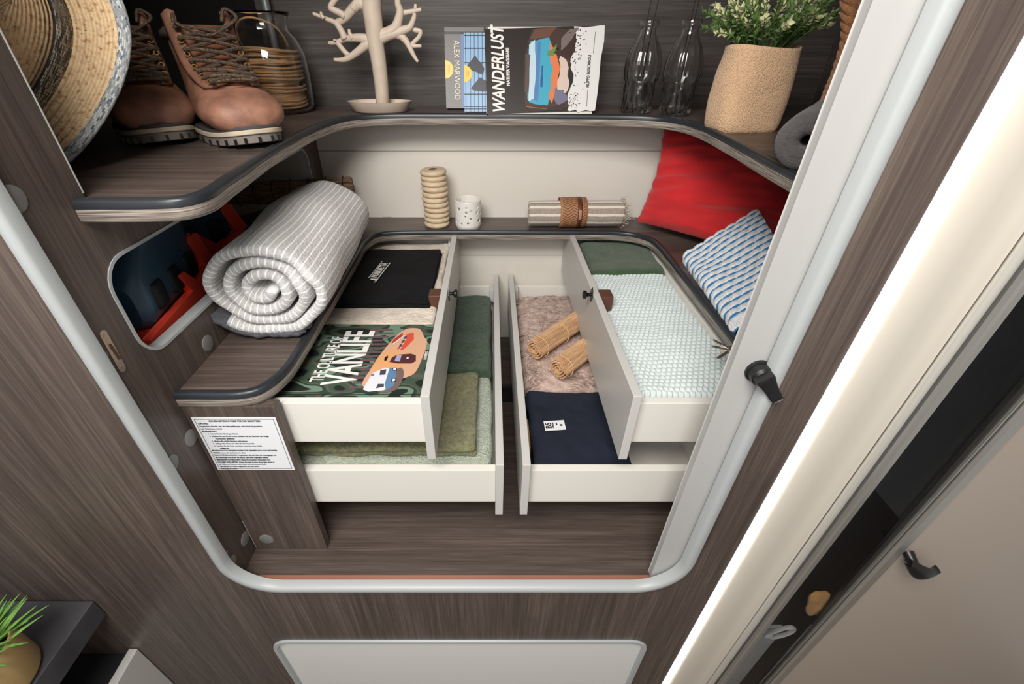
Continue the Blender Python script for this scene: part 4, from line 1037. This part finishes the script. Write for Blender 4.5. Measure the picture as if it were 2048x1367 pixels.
# ---- brown knitted strand and grey rolled towel at the right
b = MB(); kn = catmull([at(1695, -40, y=.80), at(1698, 20, y=.80), at(1697, 80, y=.80), at(1680, 140, y=.79), at(1664, 180, y=.78), at(1655, 205, y=.77)], 10)
for s_ in range(3):
    pts = []
    for i, p in enumerate(kn):
        a = i * .62 + s_ * 2 * PI / 3; pts.append(p + Vector((.0055 * math.cos(a), .0055 * math.sin(a), 0)))
    b.tube(pts, .0058, 9)
b.tube([p + Vector((.012, .004, 0)) for p in kn[:14]], .012, 10)
tag(b.build('knitted_strand', cloth('knit_brown', srgb(168, 116, 78), 500, 1, .25, 120), angle=180), 'brown twisted knitted strand hanging at the top right beside the white panel', 'textile')
gt = thing('rolled_towel', 'dark grey rolled towel on the upper shelf below the knitted strand', 'towel', (.372, .585, US - .0035), (0, 0, math.radians(-38)))
b = MB(); spiral_roll(b, .30, 1.7, .036, .034, .021, .016, 90, .003, 8); b.build('towel_cloth', cloth('towel_charcoal', srgb(96, 92, 92), 500, 1.0, .12, 60), gt, angle=180)
gt.location = (.386, .585, US - .0035)
# ---- things along the back of the lower shelf
LZ = LS - .0035
rs = thing('ring_stack', 'tall stack of beige wooden rings left of the white candle holder', 'ring stack', (-.139, 1.118, LZ))
beech = plain('beech', srgb(214, 192, 162), .6, bump=.2, bscale=120, var=.1, vscale=60)
b = MB(); b.lathe([(.010, 0), (.028, .0), (.0315, .003), (.0325, .0065), (.031, .010), (.0275, .0122), (.010, .0124)], 36)
r0 = b.build('wooden_ring', beech, rs, angle=180); r0.location = (0, 0, 0)
rnd = random.Random(5)
for k in range(1, 11):
    r = r0.copy(); C.objects.link(r); r.parent = rs; r.location = (rnd.uniform(-.0015, .0015), rnd.uniform(-.001, .001), k * .0126); r.rotation_euler = (rnd.uniform(-.02, .02), rnd.uniform(-.03, .03), k)
MB().lathe([(.010, .0), (.010, .136), (.008, .138)], 16, cap1=True).build('core', plain('core_dark', srgb(120, 100, 80), .8), rs)
ch = thing('candle_holder', 'white ceramic candle holder pierced with round holes, beside the ridged wooden rings', 'candle holder', (-.058, 1.108, LZ))
b = MB(); nu, nv = 132, 46; Hc = .070; R = .0315
hs = []; rnd = random.Random(2)
for _ in range(60):
    a, z, r = rnd.uniform(0, 2 * PI), rnd.uniform(.012, .062), rnd.choice([.0022, .003, .0042])
    if all(math.hypot(((a - q[0] + PI) % (2 * PI) - PI) * R, z - q[1]) > r + q[2] + .004 for q in hs): hs.append((a, z, r))
hs = hs[:26] + [(-PI / 2 - .1, .030, .0048)] if all(math.hypot(((-PI / 2 - .1 - q[0] + PI) % (2 * PI) - PI) * R, .030 - q[1]) > .008 for q in hs) else hs[:26]
inside = lambda a, z: any(math.hypot(((a - q[0] + PI) % (2 * PI) - PI) * R, z - q[1]) < q[2] for q in hs)
vv = [(R * (1 - .10 * max(0, 1 - j / nv * 8)) * math.cos(2 * PI * i / nu), R * (1 - .10 * max(0, 1 - j / nv * 8)) * math.sin(2 * PI * i / nu), Hc * j / nv) for i in range(nu) for j in range(nv + 1)]
ff = [(i * (nv + 1) + j, ((i + 1) % nu) * (nv + 1) + j, ((i + 1) % nu) * (nv + 1) + j + 1, i * (nv + 1) + j + 1) for i in range(nu) for j in range(nv) if not inside(2 * PI * (i + .5) / nu, Hc * (j + .5) / nv)]
ff.append(tuple(i * (nv + 1) for i in range(nu))[::-1])
b.add(vv, ff); b.build('ceramic_cup', plain('white_ceramic', srgb(238, 234, 228), .3), ch, angle=60, solid=.003)
MB().lathe([(.0, .003), (.024, .003), (.024, .016), (.0, .0165)], 24).build('tea_light', plain('wax', srgb(232, 224, 206), .5), ch, angle=40)

tr2 = thing('rolled_towel', 'rolled beige striped towel in a brown chevron sleeve on the lower shelf', 'towel', (.325, 1.110, LZ + .001), (0, 0, math.radians(90)))
sm = uv_stripe('towel_stripe', srgb(176, 162, 148), srgb(228, 220, 208), .0165, .30, bump=.5, wobble=.002)
b = MB(); spiral_roll(b, .225, 2.6, .036, .0345, .011, .012, 110, .002, 12); o = b.build('towel_cloth', sm, tr2, angle=180)
fringe = cloth('fringe', srgb(190, 180, 168), 300, .5, .2)
b = MB(); rnd = random.Random(9)
for k in range(170):
    a = rnd.uniform(0, 2 * PI); r = rnd.uniform(.012, .034); p = Vector((r * math.cos(a), -.002, .0345 + r * math.sin(a)))
    d = Vector((rnd.uniform(-.008, .008) + .004 * math.cos(a), -rnd.uniform(.006, .018), rnd.uniform(-.009, .010)))
    b.tube([p, p + d * .5 + Vector((0, 0, rnd.uniform(-.003, .003))), p + d], .0008, 4)
b.build('fringe', fringe, tr2)['kind'] = 'stuff'
m, N, L, P = new_mat('chevron_sleeve'); tc = N.new('ShaderNodeTexCoord'); sx_ = N.new('ShaderNodeSeparateXYZ'); L.new(tc.outputs['UV'], sx_.inputs[0])
def mth(op, a, b2=None, c2=None):
    q = N.new('ShaderNodeMath'); q.operation = op
    for i, z in enumerate((a, b2, c2)):
        if z is None: continue
        if isinstance(z, (int, float)): q.inputs[i].default_value = z
        else: L.new(z, q.inputs[i])
    return q.outputs[0]
v1 = mth('MULTIPLY', sx_.outputs[1], 2.0); v2 = mth('FRACT', v1); v3 = mth('ABSOLUTE', mth('SUBTRACT', v2, .5))
u1 = mth('ADD', mth('MULTIPLY', sx_.outputs[0], 34), mth('MULTIPLY', v3, 3.2)); u2 = mth('FRACT', u1); k1 = mth('LESS_THAN', u2, .42)
edg = mth('LESS_THAN', mth('ABSOLUTE', mth('SUBTRACT', sx_.outputs[1], .5)), .42); k2 = mth('MULTIPLY', k1, edg)
mx = N.new('ShaderNodeMix'); mx.data_type = 'RGBA'; L.new(k2, mx.inputs['Factor']); mx.inputs['A'].default_value = c4(srgb(176, 126, 88)); mx.inputs['B'].default_value = c4(srgb(112, 72, 48)); L.new(mx.outputs['Result'], P.inputs['Base Color']); P.inputs['Roughness'].default_value = .7
b = MB(); b.grid(lambda q, s_: Vector((.0378 * math.cos(2 * PI * q), .088 + .066 * s_, .0348 + .0360 * math.sin(2 * PI * q))), 60, 6, cu=True, uvf=lambda q, s_: (q, 1 - s_)); b.build('paper_sleeve', m, tr2, angle=180, solid=.0012)
b = MB(); b.grid(lambda q, s_: Vector((.0390 * math.cos(2 * PI * q), .101 + .011 * s_, .0348 + .0373 * math.sin(2 * PI * q))), 60, 3, cu=True); b.build('sleeve_strap', plain('strap_brown', srgb(92, 48, 30), .5), tr2, angle=180, solid=.0008)
b = MB(); b.grid(lambda q, s_: Vector((.0398 * math.cos(PI + .15 - .62 * q), .1025 + .0075 * s_, .0348 + .0380 * math.sin(PI + .15 - .62 * q))), 10, 3); b.build('strap_label', plain('label_rose', srgb(176, 128, 108), .5), tr2, angle=180, solid=.0008)

# ---- red cushions
def red_mat():
    m = cloth('cushion_red', srgb(212, 46, 50), 1500, .6, .10, 14, .8, .001); return m
rm = red_mat()
def cushion(name, Q, thick, label, sag=.0, seed=0):
    Q = [Vector(q) for q in Q]; n_ = ((Q[1] - Q[0]).cross(Q[3] - Q[0])).normalized()
    b = MB()
    def side(sgn):
        def f(s_, q):
            p = (Q[0] * (1 - s_) + Q[1] * s_) * (1 - q) + (Q[3] * (1 - s_) + Q[2] * s_) * q
            bl = (max(0, 4 * s_ * (1 - s_)) ** .45) * (max(0, 4 * q * (1 - q)) ** .45)
            cc_ = (Q[0] + Q[1] + Q[2] + Q[3]) / 4; e = 1 - .07 * (math.sin(PI * s_) * (abs(q - .5) * 2) ** 4 + math.sin(PI * q) * (abs(s_ - .5) * 2) ** 4)
            p = cc_ + (p - cc_) * e
            wr = -.034 * abs(nz((q - s_ * .55) * 7 + 1.5 * s_ * s_, (s_ + q) * 1.6, seed, 1)) + .007 * nz((q - s_ * .3) * 16, s_ * 4, seed + 4)
            edge_w = .004 * nz(s_ * 20, q * 20, 7) * (1 - bl)
            return p + n_ * sgn * (bl * (thick + wr) + .0015) + n_ * edge_w
        return f
    b.grid(side(1), 44, 44); b.grid(side(-1), 44, 44)
    # seam strip round the edge
    return tag(b.build(name, rm, angle=180), label, 'cushion', 'red cushions')
cushion('cushion', [(.372, 1.105, LZ + .014), (.585, .80, LZ + .02), (.78, .93, -.19), (.415, 1.165, -.176)], .040, 'large red cushion leaning in the back right corner of the lower shelf', 0, 1)
cushion('cushion', [(.552, .93, LZ + .095), (.535, .62, LZ + .045), (.74, .62, LZ + .12), (.72, .93, LZ + .15)], .026, 'second red cushion, its edge showing between the blue striped towel and the white panel', 0, 2)

# ---- blue striped waffle towel
def waffle(name, A, B_, Cc, Dd, th, label):
    A, B_, Cc, Dd = map(Vector, (A, B_, Cc, Dd)); n_ = (B_ - A).cross(Cc - A); n_ = (n_ if n_.z > 0 else -n_).normalized()
    b = MB(); NU, NV = 96, 112; nw, nl = 12, 16.0
    # profile across: goes round the folded left edge
    def f(s_, q):
        # s_ 0..1 : 0-.14 wraps round the left fold, rest is the top
        if s_ < .16: t = s_ / .16; an = -PI / 2 + PI * t; off = math.cos(an) * th * .55; up = th * .5 + th * .5 * math.sin(an); u_ = 0
        else: u_ = (s_ - .16) / .84; off = 0; up = th
        P0 = A + (Cc - A) * q; P1 = B_ + (Dd - B_) * q; p = P0 + (P1 - P0) * u_
        ax = (P1 - P0).normalized()
        arcp = (s_ * .25 if s_ < .16 else .04 + u_ * .16) / .20
        cell_l = abs(math.sin(PI * q * nl)) ** .6; row = int(q * nl) % 2
        cell_w = abs(math.sin(PI * (arcp * 8 + row * .5))) ** .7
        hgt = .0048 * cell_l * (.25 + .75 * cell_w)
        up += hgt if s_ >= .16 else hgt * math.sin(an) if s_ < .16 else 0
        off += hgt * math.cos(an) if s_ < .16 else 0
        sg = .006 * nz(u_ * 2, q * 3, 2)
        ed = 1 if .02 < q < .98 else .6
        return p - ax * off + n_ * (up * ed + sg)
    b.grid(f, NU, NV, uvf=lambda s_, q: (q + .135 / 16, s_))
    # underside
    b.grid(lambda s_, q: (A + (Cc - A) * q) * (1 - s_) + (B_ + (Dd - B_) * q) * s_, 6, 20)
    for q in (0, 1):
        b.grid(lambda s_, t, q=q: (A + (Cc - A) * q) * (1 - s_) + (B_ + (Dd - B_) * q) * s_ + n_ * th * t * (.6), 10, 3)
    return tag(b.build(name, uv_stripe('towel_blue', srgb(250, 251, 253), srgb(60, 132, 190), 1 / 16.0, .27, bump=.6), angle=180), label, 'towel')
waffle('folded_towel', (.436, .890, LZ + .002), (.560, .900, LZ + .088), (.418, .605, LZ + .002), (.505, .61, LZ + .055), .030, 'white waffle towel with blue stripes, folded on the right arm of the lower shelf')

# ---- keys with a blue tag hanging at the drawer edge
kp = at(1464, 704, z=LS + .003)
kk = thing('key_ring', 'small bunch of metal keys with a blue tag beside the knitted blanket', 'keys', kp); kk.scale = (.72, .72, .72)
b = MB(); b.tube([(.009 * math.cos(a), .009 * math.sin(a) , .006 + .003 * math.sin(a)) for a in [2 * PI * i / 20 for i in range(20)]], .0012, 6, True); b.build('ring', steel, kk)
def key(rz, tilt, L_=.034):
    b = MB(); b.plate([[(0, -.0028), (L_ * .45, -.0028), (L_ * .5, -.004), (L_ * .62, -.0025), (L_ * .7, -.004), (L_ * .85, -.0026), (L_, -.001), (L_, .0028), (0, .0028), (-.003, .008), (-.012, .009), (-.016, 0), (-.012, -.009), (-.003, -.008)]], lambda x, y: (-x - .006, y, 0), (0, 0, .0022))
    o = b.build('key', steel, kk, smooth=False); o.rotation_euler = (0, tilt, rz); o.location = (-.004, 0, .006)
key(.5, -.25); key(-.15, .1); key(-.6, .25)
bt = MB(); bt.rbox(-.009, .009, -.013, .013, 0, .006, .003, (6, 6, 3)); o = bt.build('key_tag', plain('tag_blue', srgb(34, 92, 138), .4), kk); o.location = (.012, -.012, .002); o.rotation_euler = (.3, .2, .5)

# ================================================================= DRAWER CONTENTS
# ---- book in the upper left drawer
bkz = -.461
vb = thing('book', 'large camouflage-pattern hardcover reading VANLIFE in the upper left drawer', 'book', (-.330, .4905, bkz))
W2, H2, T2 = .2265, .209, .021
bx('page_block', page, .003, W2 - .003, .004, H2 - .003, .0022, T2 - .0022, vb)
m, N, L, P = new_mat('cover_camouflage'); tc = N.new('ShaderNodeTexCoord'); mp = N.new('ShaderNodeMapping'); mp.inputs['Scale'].default_value = (17, 34, 17); L.new(tc.outputs['Object'], mp.inputs[0])
vo = N.new('ShaderNodeTexNoise'); vo.inputs['Scale'].default_value = 1; vo.inputs['Detail'].default_value = 0; vo.inputs['Distortion'].default_value = .15; L.new(mp.outputs[0], vo.inputs['Vector'])
r = N.new('ShaderNodeValToRGB'); r.color_ramp.interpolation = 'CONSTANT'; e = r.color_ramp.elements; e[0].position = 0; e[0].color = c4(srgb(34, 40, 36)); e[1].position = .40; e[1].color = c4(srgb(66, 84, 72))
for p_, c_ in ((.47, (88, 92, 78)), (.52, (50, 66, 56)), (.58, (112, 140, 120)), (.66, (40, 46, 42))): k = e.new(p_); k.color = c4(srgb(*c_))
L.new(vo.outputs['Fac'], r.inputs[0]); L.new(r.outputs[0], P.inputs['Base Color']); P.inputs['Roughness'].default_value = .35
camo = m
vc = bx('front_cover', camo, 0, W2, 0, H2, T2 - .0022, T2, vb); bx('back_cover', camo, 0, W2, 0, H2, 0, .0022, vb); bx('spine', camo, 0, W2, -.0015, .0015, 0, T2, vb, .001)
bx('hinge_groove', plain('cover_groove', srgb(30, 36, 32), .4), .001, W2 - .001, .012, .0135, T2 - .0001, T2 + .0002, vc)
VM = frame((0, 0, T2 + .0001), (1, 0, 0), (0, 1, 0))
def V(P_, cname, c_, lift, amp=0, k=3, sd=1):
    P_ = jag(P_, amp, k, sd) if amp else P_
    return prints([[(x * W2, y * H2) for x, y in P_]], col(cname, *c_), vc, VM, lift)
def lp(o_, d_, L_): return o_ + d_ * L_
# dark trees strip, sunset shape
for i in range(15):
    y0 = .12 + i * .055; x0 = .50 + .015 * math.sin(i * 2.1)
    V([(x0, y0), (x0 + .16 + .03 * math.sin(i), y0 + .01), (x0 + .16, y0 + .034), (x0, y0 + .03)], 'print_trunk', (104, 84, 88), .0002, .002)
V(catl := [(p.x, p.y) for p in catmull([Vector(q + (0,)) for q in [(.585, .16), (.60, .34), (.63, .52), (.68, .72), (.73, .86), (.79, .93), (.88, .92), (.93, .80), (.965, .70), (.95, .48), (.92, .30), (.83, .22), (.80, .13), (.70, .10)]], 5, True)], 'print_peach', (222, 172, 140), .0005)
V([(p.x, p.y) for p in catmull([Vector(q + (0,)) for q in [(.61, .36), (.66, .56), (.74, .60), (.80, .48), (.82, .32), (.74, .30)]], 5, True)], 'print_orange_soft', (232, 170, 118), .0006)
V([(p.x, p.y) for p in catmull([Vector(q + (0,)) for q in [(.70, .10), (.80, .36), (.845, .30), (.84, .16), (.80, .09)]], 5, True)], 'print_taupe2', (120, 100, 96), .0007)
# white and blue van
V([(.600, .11), (.625, .30), (.70, .365), (.745, .36), (.765, .12), (.74, .10), (.64, .085)], 'print_van_white', (232, 232, 240), .0009)
V([(.735, .365), (.775, .365), (.80, .25), (.80, .15), (.755, .10), (.735, .17)], 'print_van_blue', (96, 134, 172), .0010)
V([(.675, .335), (.715, .345), (.72, .28), (.68, .275)], 'print_pane', (70, 72, 84), .0011); V([(.685, .12), (.735, .14), (.73, .17), (.69, .17)], 'print_pane', (70, 72, 84), .0011)
for (cx_, cy_, r_) in ((.775, .345, .016), (.788, .215, .018)):
    V([(cx_ + r_ * 1.1 * math.cos(2 * PI * i / 14), cy_ + r_ * 1.2 * math.sin(2 * PI * i / 14)) for i in range(14)], 'print_tyre', (44, 40, 46), .0012)
    V([(cx_ + r_ * .7 * math.cos(2 * PI * i / 14), cy_ + r_ * .8 * math.sin(2 * PI * i / 14)) for i in range(14)], 'print_van_white', (232, 232, 240), .0014)
V([(.632 + .011 * math.cos(2 * PI * i / 12), .275 + .016 * math.sin(2 * PI * i / 12)) for i in range(12)], 'print_grey_dot', (120, 130, 130), .0012)
# plum van
V([(.72, .44), (.73, .50), (.76, .535), (.86, .55), (.90, .53), (.91, .45), (.88, .42), (.78, .42)], 'print_plum', (86, 44, 48), .0009)
V([(.755, .45), (.76, .53), (.795, .535), (.795, .445)], 'print_lilac', (170, 166, 196), .0011); V([(.838, .48), (.838, .505), (.852, .505), (.852, .48)], 'print_van_white', (232, 232, 240), .0011)
# red van with open roof
V([(.745, .62), (.78, .70), (.79, .84), (.84, .86), (.855, .76), (.82, .66), (.79, .60)], 'print_van_red', (222, 84, 62), .0009)
V([(.69, .70), (.70, .76), (.755, .86), (.76, .80), (.72, .70)], 'print_roof_red', (176, 62, 52), .0009)
V([(.70, .69), (.77, .82), (.775, .81), (.71, .685)], 'print_van_white', (232, 232, 240), .0011); V([(.765, .60), (.795, .80), (.80, .80), (.77, .60)], 'print_van_white', (232, 232, 240), .0011)
for q in (.64, .70, .76): V([(.756 + (q - .64) * .16, q), (.776 + (q - .64) * .16, q + .005), (.78 + (q - .64) * .16, q + .04), (.76 + (q - .64) * .16, q + .04)], 'print_pane', (70, 72, 84), .0012)
V([(.675, .49), (.69, .53), (.70, .50), (.695, .46), (.68, .455)], 'print_black', (24, 20, 24), .0009, .003)
RV = Matrix.Rotation(PI / 2, 4, 'Z')
text('VANLIFE', .072, wt, vc, VM @ Matrix.Translation((.425 * W2, .53 * H2, .0004)) @ RV, .56, 'cover_title', bold=.0016)
text('THE CULTURE OF', .030, wt, vc, VM @ Matrix.Translation((.262 * W2, .50 * H2, .0004)) @ RV, .52, 'cover_title', bold=.0005)
text('LANNOO', .0068, wt, vc, VM @ Matrix.Translation((.975 * W2, .53 * H2, .0006)) @ RV, .8, 'cover_text', bold=.0001)

def soft(name, mat, label, cat, spec, group=None, **k):
    b = MB()
    for s_ in spec: folded(b, *s_, **k)
    return tag(b.build(name, mat, angle=180), label, cat, group)
cream_f = cloth('fleece_cream', srgb(228, 214, 198), 160, 1.0, .12, 40, .95, .004, stretch=(1, 2.2, 1))
soft('folded_blanket', cream_f, 'cream fleece blanket folded under the black cloth in the upper left drawer', 'blanket', [(-.375, -.106, .705, 1.112, -.4995, -.443, 3, 21, .004, (34, 44, 6))])
bt_ = soft('folded_cloth', cloth('jersey_black', srgb(22, 22, 24), 900, .4, .25, 12, .85), 'black folded cloth with a small white logo in the upper left drawer', 'cloth', [(-.350, -.117, .758, 1.028, -.4425, -.427, 2, 33, .0025, (30, 34, 5))])
LGM = frame((-.245, .895, -.4215), (.14, .99, 0), (-.99, .14, 0))
text('MOBILVETTA', .0200, wt, bt_, LGM, .62, 'logo_text', bold=.0004)
prints([[(-.042, -.0115), (.040, -.0115), (.040, -.0095), (-.042, -.0095)], [(-.040, .0095), (.046, .0095), (.046, .0110), (-.040, .0110)], [(-.052, -.012), (-.043, -.012), (-.043, .004), (-.047, .004)], [(-.062, -.009), (-.054, -.012), (-.054, -.009)]], wt, bt_, LGM, 0, 'logo_bars')
soft('folded_towel', cloth('towel_darkgreen', srgb(66, 88, 66), 350, 1.3, .22, 110, .95, .003), 'dark green folded towel at the back of the lower left drawer', 'towel', [(-.36, .004, .728, 1.085, -.648, -.582, 2, 41, .004, (30, 40, 8))])
soft('folded_towel', cloth('towel_mint', srgb(196, 206, 188), 350, 1.5, .14, 160, .95, .004), 'pale mint folded towel under the olive one at the front of the lower left drawer', 'towel', [(-.34, .0035, .492, .742, -.648, -.592, 2, 51, .004, (30, 26, 8))], inset=.004)
soft('folded_towel', cloth('towel_olive', srgb(142, 140, 102), 350, 1.5, .25, 120, .95, .004), 'olive green folded towel lying on the pale mint one in the lower left drawer', 'towel', [(-.35, -.022, .510, .722, -.591, -.570, 2, 61, .005, (30, 26, 6))])
# ---- lower right drawer
fur_m = cloth('fur_rose', srgb(210, 186, 174), 130, .8, .1, 50, .95, .005, stretch=(1, 1.7, 1), col2=srgb(170, 142, 130))
b = MB()
def furd(p):
    a = nz(p.x, p.y, 0, 9) * 4; q = p.copy(); q.z += .006 * nz(p.x * math.cos(a) + p.y * math.sin(a), (p.y * math.cos(a) - p.x * math.sin(a)) * .4, 1, 90) + .004 * nz(p.x, p.y, 3, 25); return q
b.rbox(.066, .330, .690, 1.075, -.648, -.576, .026, (60, 80, 10), furd)
fr = b.build('fluffy_throw', fur_m, angle=180); tag(fr, 'fluffy dusty pink throw in the lower right drawer under the small bamboo mats', 'throw')
b = MB(); rnd = random.Random(8)
for k in range(5200):
    x, y = rnd.uniform(.070, .325), rnd.uniform(.694, 1.070); e = min(x - .066, .33 - x, y - .69, 1.075 - y, .026) / .026
    z = -.576 - .026 * (1 - math.sqrt(max(0, 1 - (1 - e) ** 2))) - .002; a = nz(x, y, 0, 7) * 9; l = rnd.uniform(.008, .015)
    d = Vector((math.cos(a), math.sin(a), rnd.uniform(.2, .55))) * l; s_ = Vector((-math.sin(a), math.cos(a), 0)) * .0012; p = Vector((x, y, z))
    b.add([p - s_, p + s_, p + d * .6 + s_ * .6, p + d, p + d * .6 - s_ * .6], [(0, 1, 2, 4), (4, 2, 3)])
o = b.build('fur_strands', fur_m, fr, smooth=False); o['kind'] = 'stuff'
stick_roll('bamboo_mat', .190, .0225, 190, 3.4, lt_s, thread, (.092, .768, -.570), (0, 0, math.radians(-44)), 'rolled bamboo mat on the pink throw, the one farther from the navy shirt', 'rolled bamboo mats on the pink throw', (.10, .48, .86), .00095, 2)
stick_roll('bamboo_mat', .170, .0225, 190, 3.4, lt_s, thread, (.134, .700, -.570), (0, 0, math.radians(-44)), 'rolled bamboo mat on the pink throw, the one nearer the navy shirt', 'rolled bamboo mats on the pink throw', (.10, .55, .9), .00095, 3)
ns = soft('folded_shirt', cloth('shirt_navy', srgb(38, 42, 56), 700, .5, .15, 16, .9), 'navy folded shirt with a white size label at the front of the lower right drawer', 'shirt', [(.070, .238, .491, .690, -.648, -.590, 3, 71, .006, (34, 34, 7))])
SM = frame((.1165, .583, -.5850), (1, .05, 0), (-.05, 1, 0))
bx_ = prints([[(-.019, -.0125), (.019, -.0110), (.019, .0125), (-.019, .0110)]], plain('label_white', srgb(236, 236, 238), .7), ns, SM, 0, 'size_label', .0008)
for (s_, sz, x_, y_) in (('B5', .0155, -.011, 0), ('COTTON', .0035, -.003, 0), ('100%', .003, .004, .003), ('M', .006, .012, 0)):
    text(s_, sz, bk_, ns, SM @ Matrix.Translation((x_, y_, .001)) @ Matrix.Rotation(PI / 2, 4, 'Z'), .9, 'label_text', bold=.0003)
c_ = MB().rbox(.064, .0695, .53, .60, -.64, -.585, .002, (4, 4, 4)); tag(c_.build('card_box', plain('kraft', srgb(176, 140, 92), .7)), 'narrow tan card box squeezed between the drawer front and the navy shirt', 'box')
# ---- upper right drawer
soft('folded_blanket', cloth('blanket_green', srgb(70, 92, 66), 500, .9, .15, 30, .95, .003), 'dark green folded blanket at the back of the upper right drawer', 'blanket', [(.222, .402, .905, 1.112, -.4995, -.432, 2, 81, .004, (26, 26, 8))])
kb = MB(); kx0, kx1, ky0, ky1 = .2125, .403, .4905, .925
NU, NV = 190, 400; cw, chh = .0086, .0100
def knit(s_, q):
    x = kx0 + (kx1 - kx0) * s_; y = ky0 + (ky1 - ky0) * q
    ed = min(s_ * (kx1 - kx0), (1 - s_) * (kx1 - kx0), q * (ky1 - ky0), (1 - q) * (ky1 - ky0), .022) / .022
    z = -.4995 + .060 * math.sqrt(max(0, 1 - (1 - ed) ** 2)) ** .8 + .005 * nz(x, y, 3, 9) + .0035 * nz(x, y, 8, 22)
    row = y / chh + .12 * nz(x, y, 1, 12) * 1.0; r_ = math.floor(row); fx = (x / cw + (r_ % 2) * .5 + .1 * nz(x, y, 5, 14)) % 1; fy = row - r_
    st_ = (max(0, math.sin(PI * fx)) ** .55) * (max(0, math.sin(PI * min(1, fy * 1.0))) ** .55)
    return Vector((x, y + .0012 * math.cos(2 * PI * fx), z + .0042 * st_))
kb.grid(knit, NU, NV)
kn_ = kb.build('knitted_blanket', cloth('knit_paleblue', srgb(214, 223, 223), 900, .5, .05, 200, .9, .001), angle=180); tag(kn_, 'pale blue chunky knitted blanket folded in the upper right drawer', 'blanket')
b = MB(); folded(b, kx0 + .003, kx1 - .001, ky0 + .002, ky1 - .004, -.5005, -.463, 2, 91, .002, (20, 30, 4)); o = b.build('lower_fold', MATS['knit_paleblue'], kn_, angle=180)

# ================================================================= IN FRONT OF THE WALL, LOWER LEFT
stt = bx('black_side_table', plain('stone_black', srgb(66, 66, 70), .38, var=.3, vscale=14), -1.55, -.695, -.30, D - .001, -.859, -.811, None, .0015)
tag(stt, 'thick black table top at the lower left carrying the gold plant pot', 'table')
wp = bx('white_panel', front_grey, -.722, -.705, -.35, D - .001, -1.649, -1.004, None, .001); tag(wp, 'pale grey upright panel below the black table top at the lower left', 'panel')
o = bx('low_dark_shelf', plain('low_shelf_dark', srgb(50, 50, 54), .4), -1.5, -.724, -.3, D - .001, -1.06, -1.03); tag(o, 'dark low shelf under the black table top at the lower left', 'shelf')
gj = thing('glass_jar', 'small clear glass jar standing on the dark low shelf under the table top', 'jar', (-.80, .285, -1.03))
MB().lathe([(0, 0), (.034, 0), (.036, .004), (.036, .055), (.028, .066), (.028, .074), (.030, .075), (.026, .074), (.026, .066), (.033, .055), (.033, .006), (0, .004)], 32).build('jar_glass', clear_glass, gj, angle=60)
MB().lathe([(0, .006), (.031, .006), (.031, .040), (0, .041)], 24).build('jar_filling', plain('filling_pale', srgb(170, 176, 160), .6), gj, angle=60)
gp = thing('potted_succulent', 'spiky green plant in a round gold pot on the black table top', 'plant', (-.752, .262, -.811))
MB().lathe([(0, 0), (.046, 0), (.0535, .004), (.056, .010), (.057, .088), (.0565, .090), (.054, .089), (.054, .075), (.0, .072)], 48).build('gold_pot', gold, gp, angle=50)
MB().lathe([(0, .0775), (.052, .0760)], 24).build('soil', soil, gp)
bl = MB()
def blade(s_, q):
    a = q * 2 * PI; wd = .0032 * math.sin(PI * (.12 + .86 * s_)) + .0002
    return Vector((wd * math.cos(a), -.014 * s_ * s_ + .4 * wd * math.sin(a), .062 * s_))
bl.grid(blade, 8, 6, cv=True)
gm = plain('succulent_green', srgb(112, 160, 72), .4, var=.3, vscale=60)
l0 = bl.build('leaf', gm, gp, angle=180); rnd = random.Random(6)
for k in range(90):
    l = l0 if k == 0 else l0.copy()
    if k: C.objects.link(l); l.parent = gp
    a = rnd.uniform(0, 2 * PI); r = .032 * math.sqrt(rnd.random()); l.location = (r * math.cos(a), r * math.sin(a), .076)
    l.rotation_euler = Euler((rnd.uniform(.15, .55) + r * 22, 0, a + PI / 2 + rnd.uniform(-.6, .6))); s_ = rnd.uniform(.75, 1.15); l.scale = (s_, s_, s_)

# ---------------------------------------------------------------- lift everything so that the van floor is z = 0; give each root its base as origin
bpy.context.view_layer.update()
def bounds(o, M=Matrix.Identity(4), acc=None):
    acc = acc if acc is not None else []
    if o.type == 'MESH': acc += [M @ v.co for v in o.data.vertices]
    for ch in o.children: bounds(ch, M @ ch.matrix_basis, acc)
    return acc
for o in list(C.objects):
    if o.parent or o.type not in ('MESH', 'EMPTY'): continue
    if o.location.length < 1e-9 and Vector(o.rotation_euler).length < 1e-9:
        pts = bounds(o)
        if pts:
            lo = Vector([min(p[i] for p in pts) for i in range(3)]); hi = Vector([max(p[i] for p in pts) for i in range(3)])
            c = Vector(((lo.x + hi.x) / 2, (lo.y + hi.y) / 2, lo.z))
            if o.type == 'MESH': o.data.transform(Matrix.Translation(-c))
            for ch in o.children: ch.matrix_basis = Matrix.Translation(-c) @ ch.matrix_basis
            o.location = c
for o in C.objects:
    if not o.parent: o.location.z += LIFT
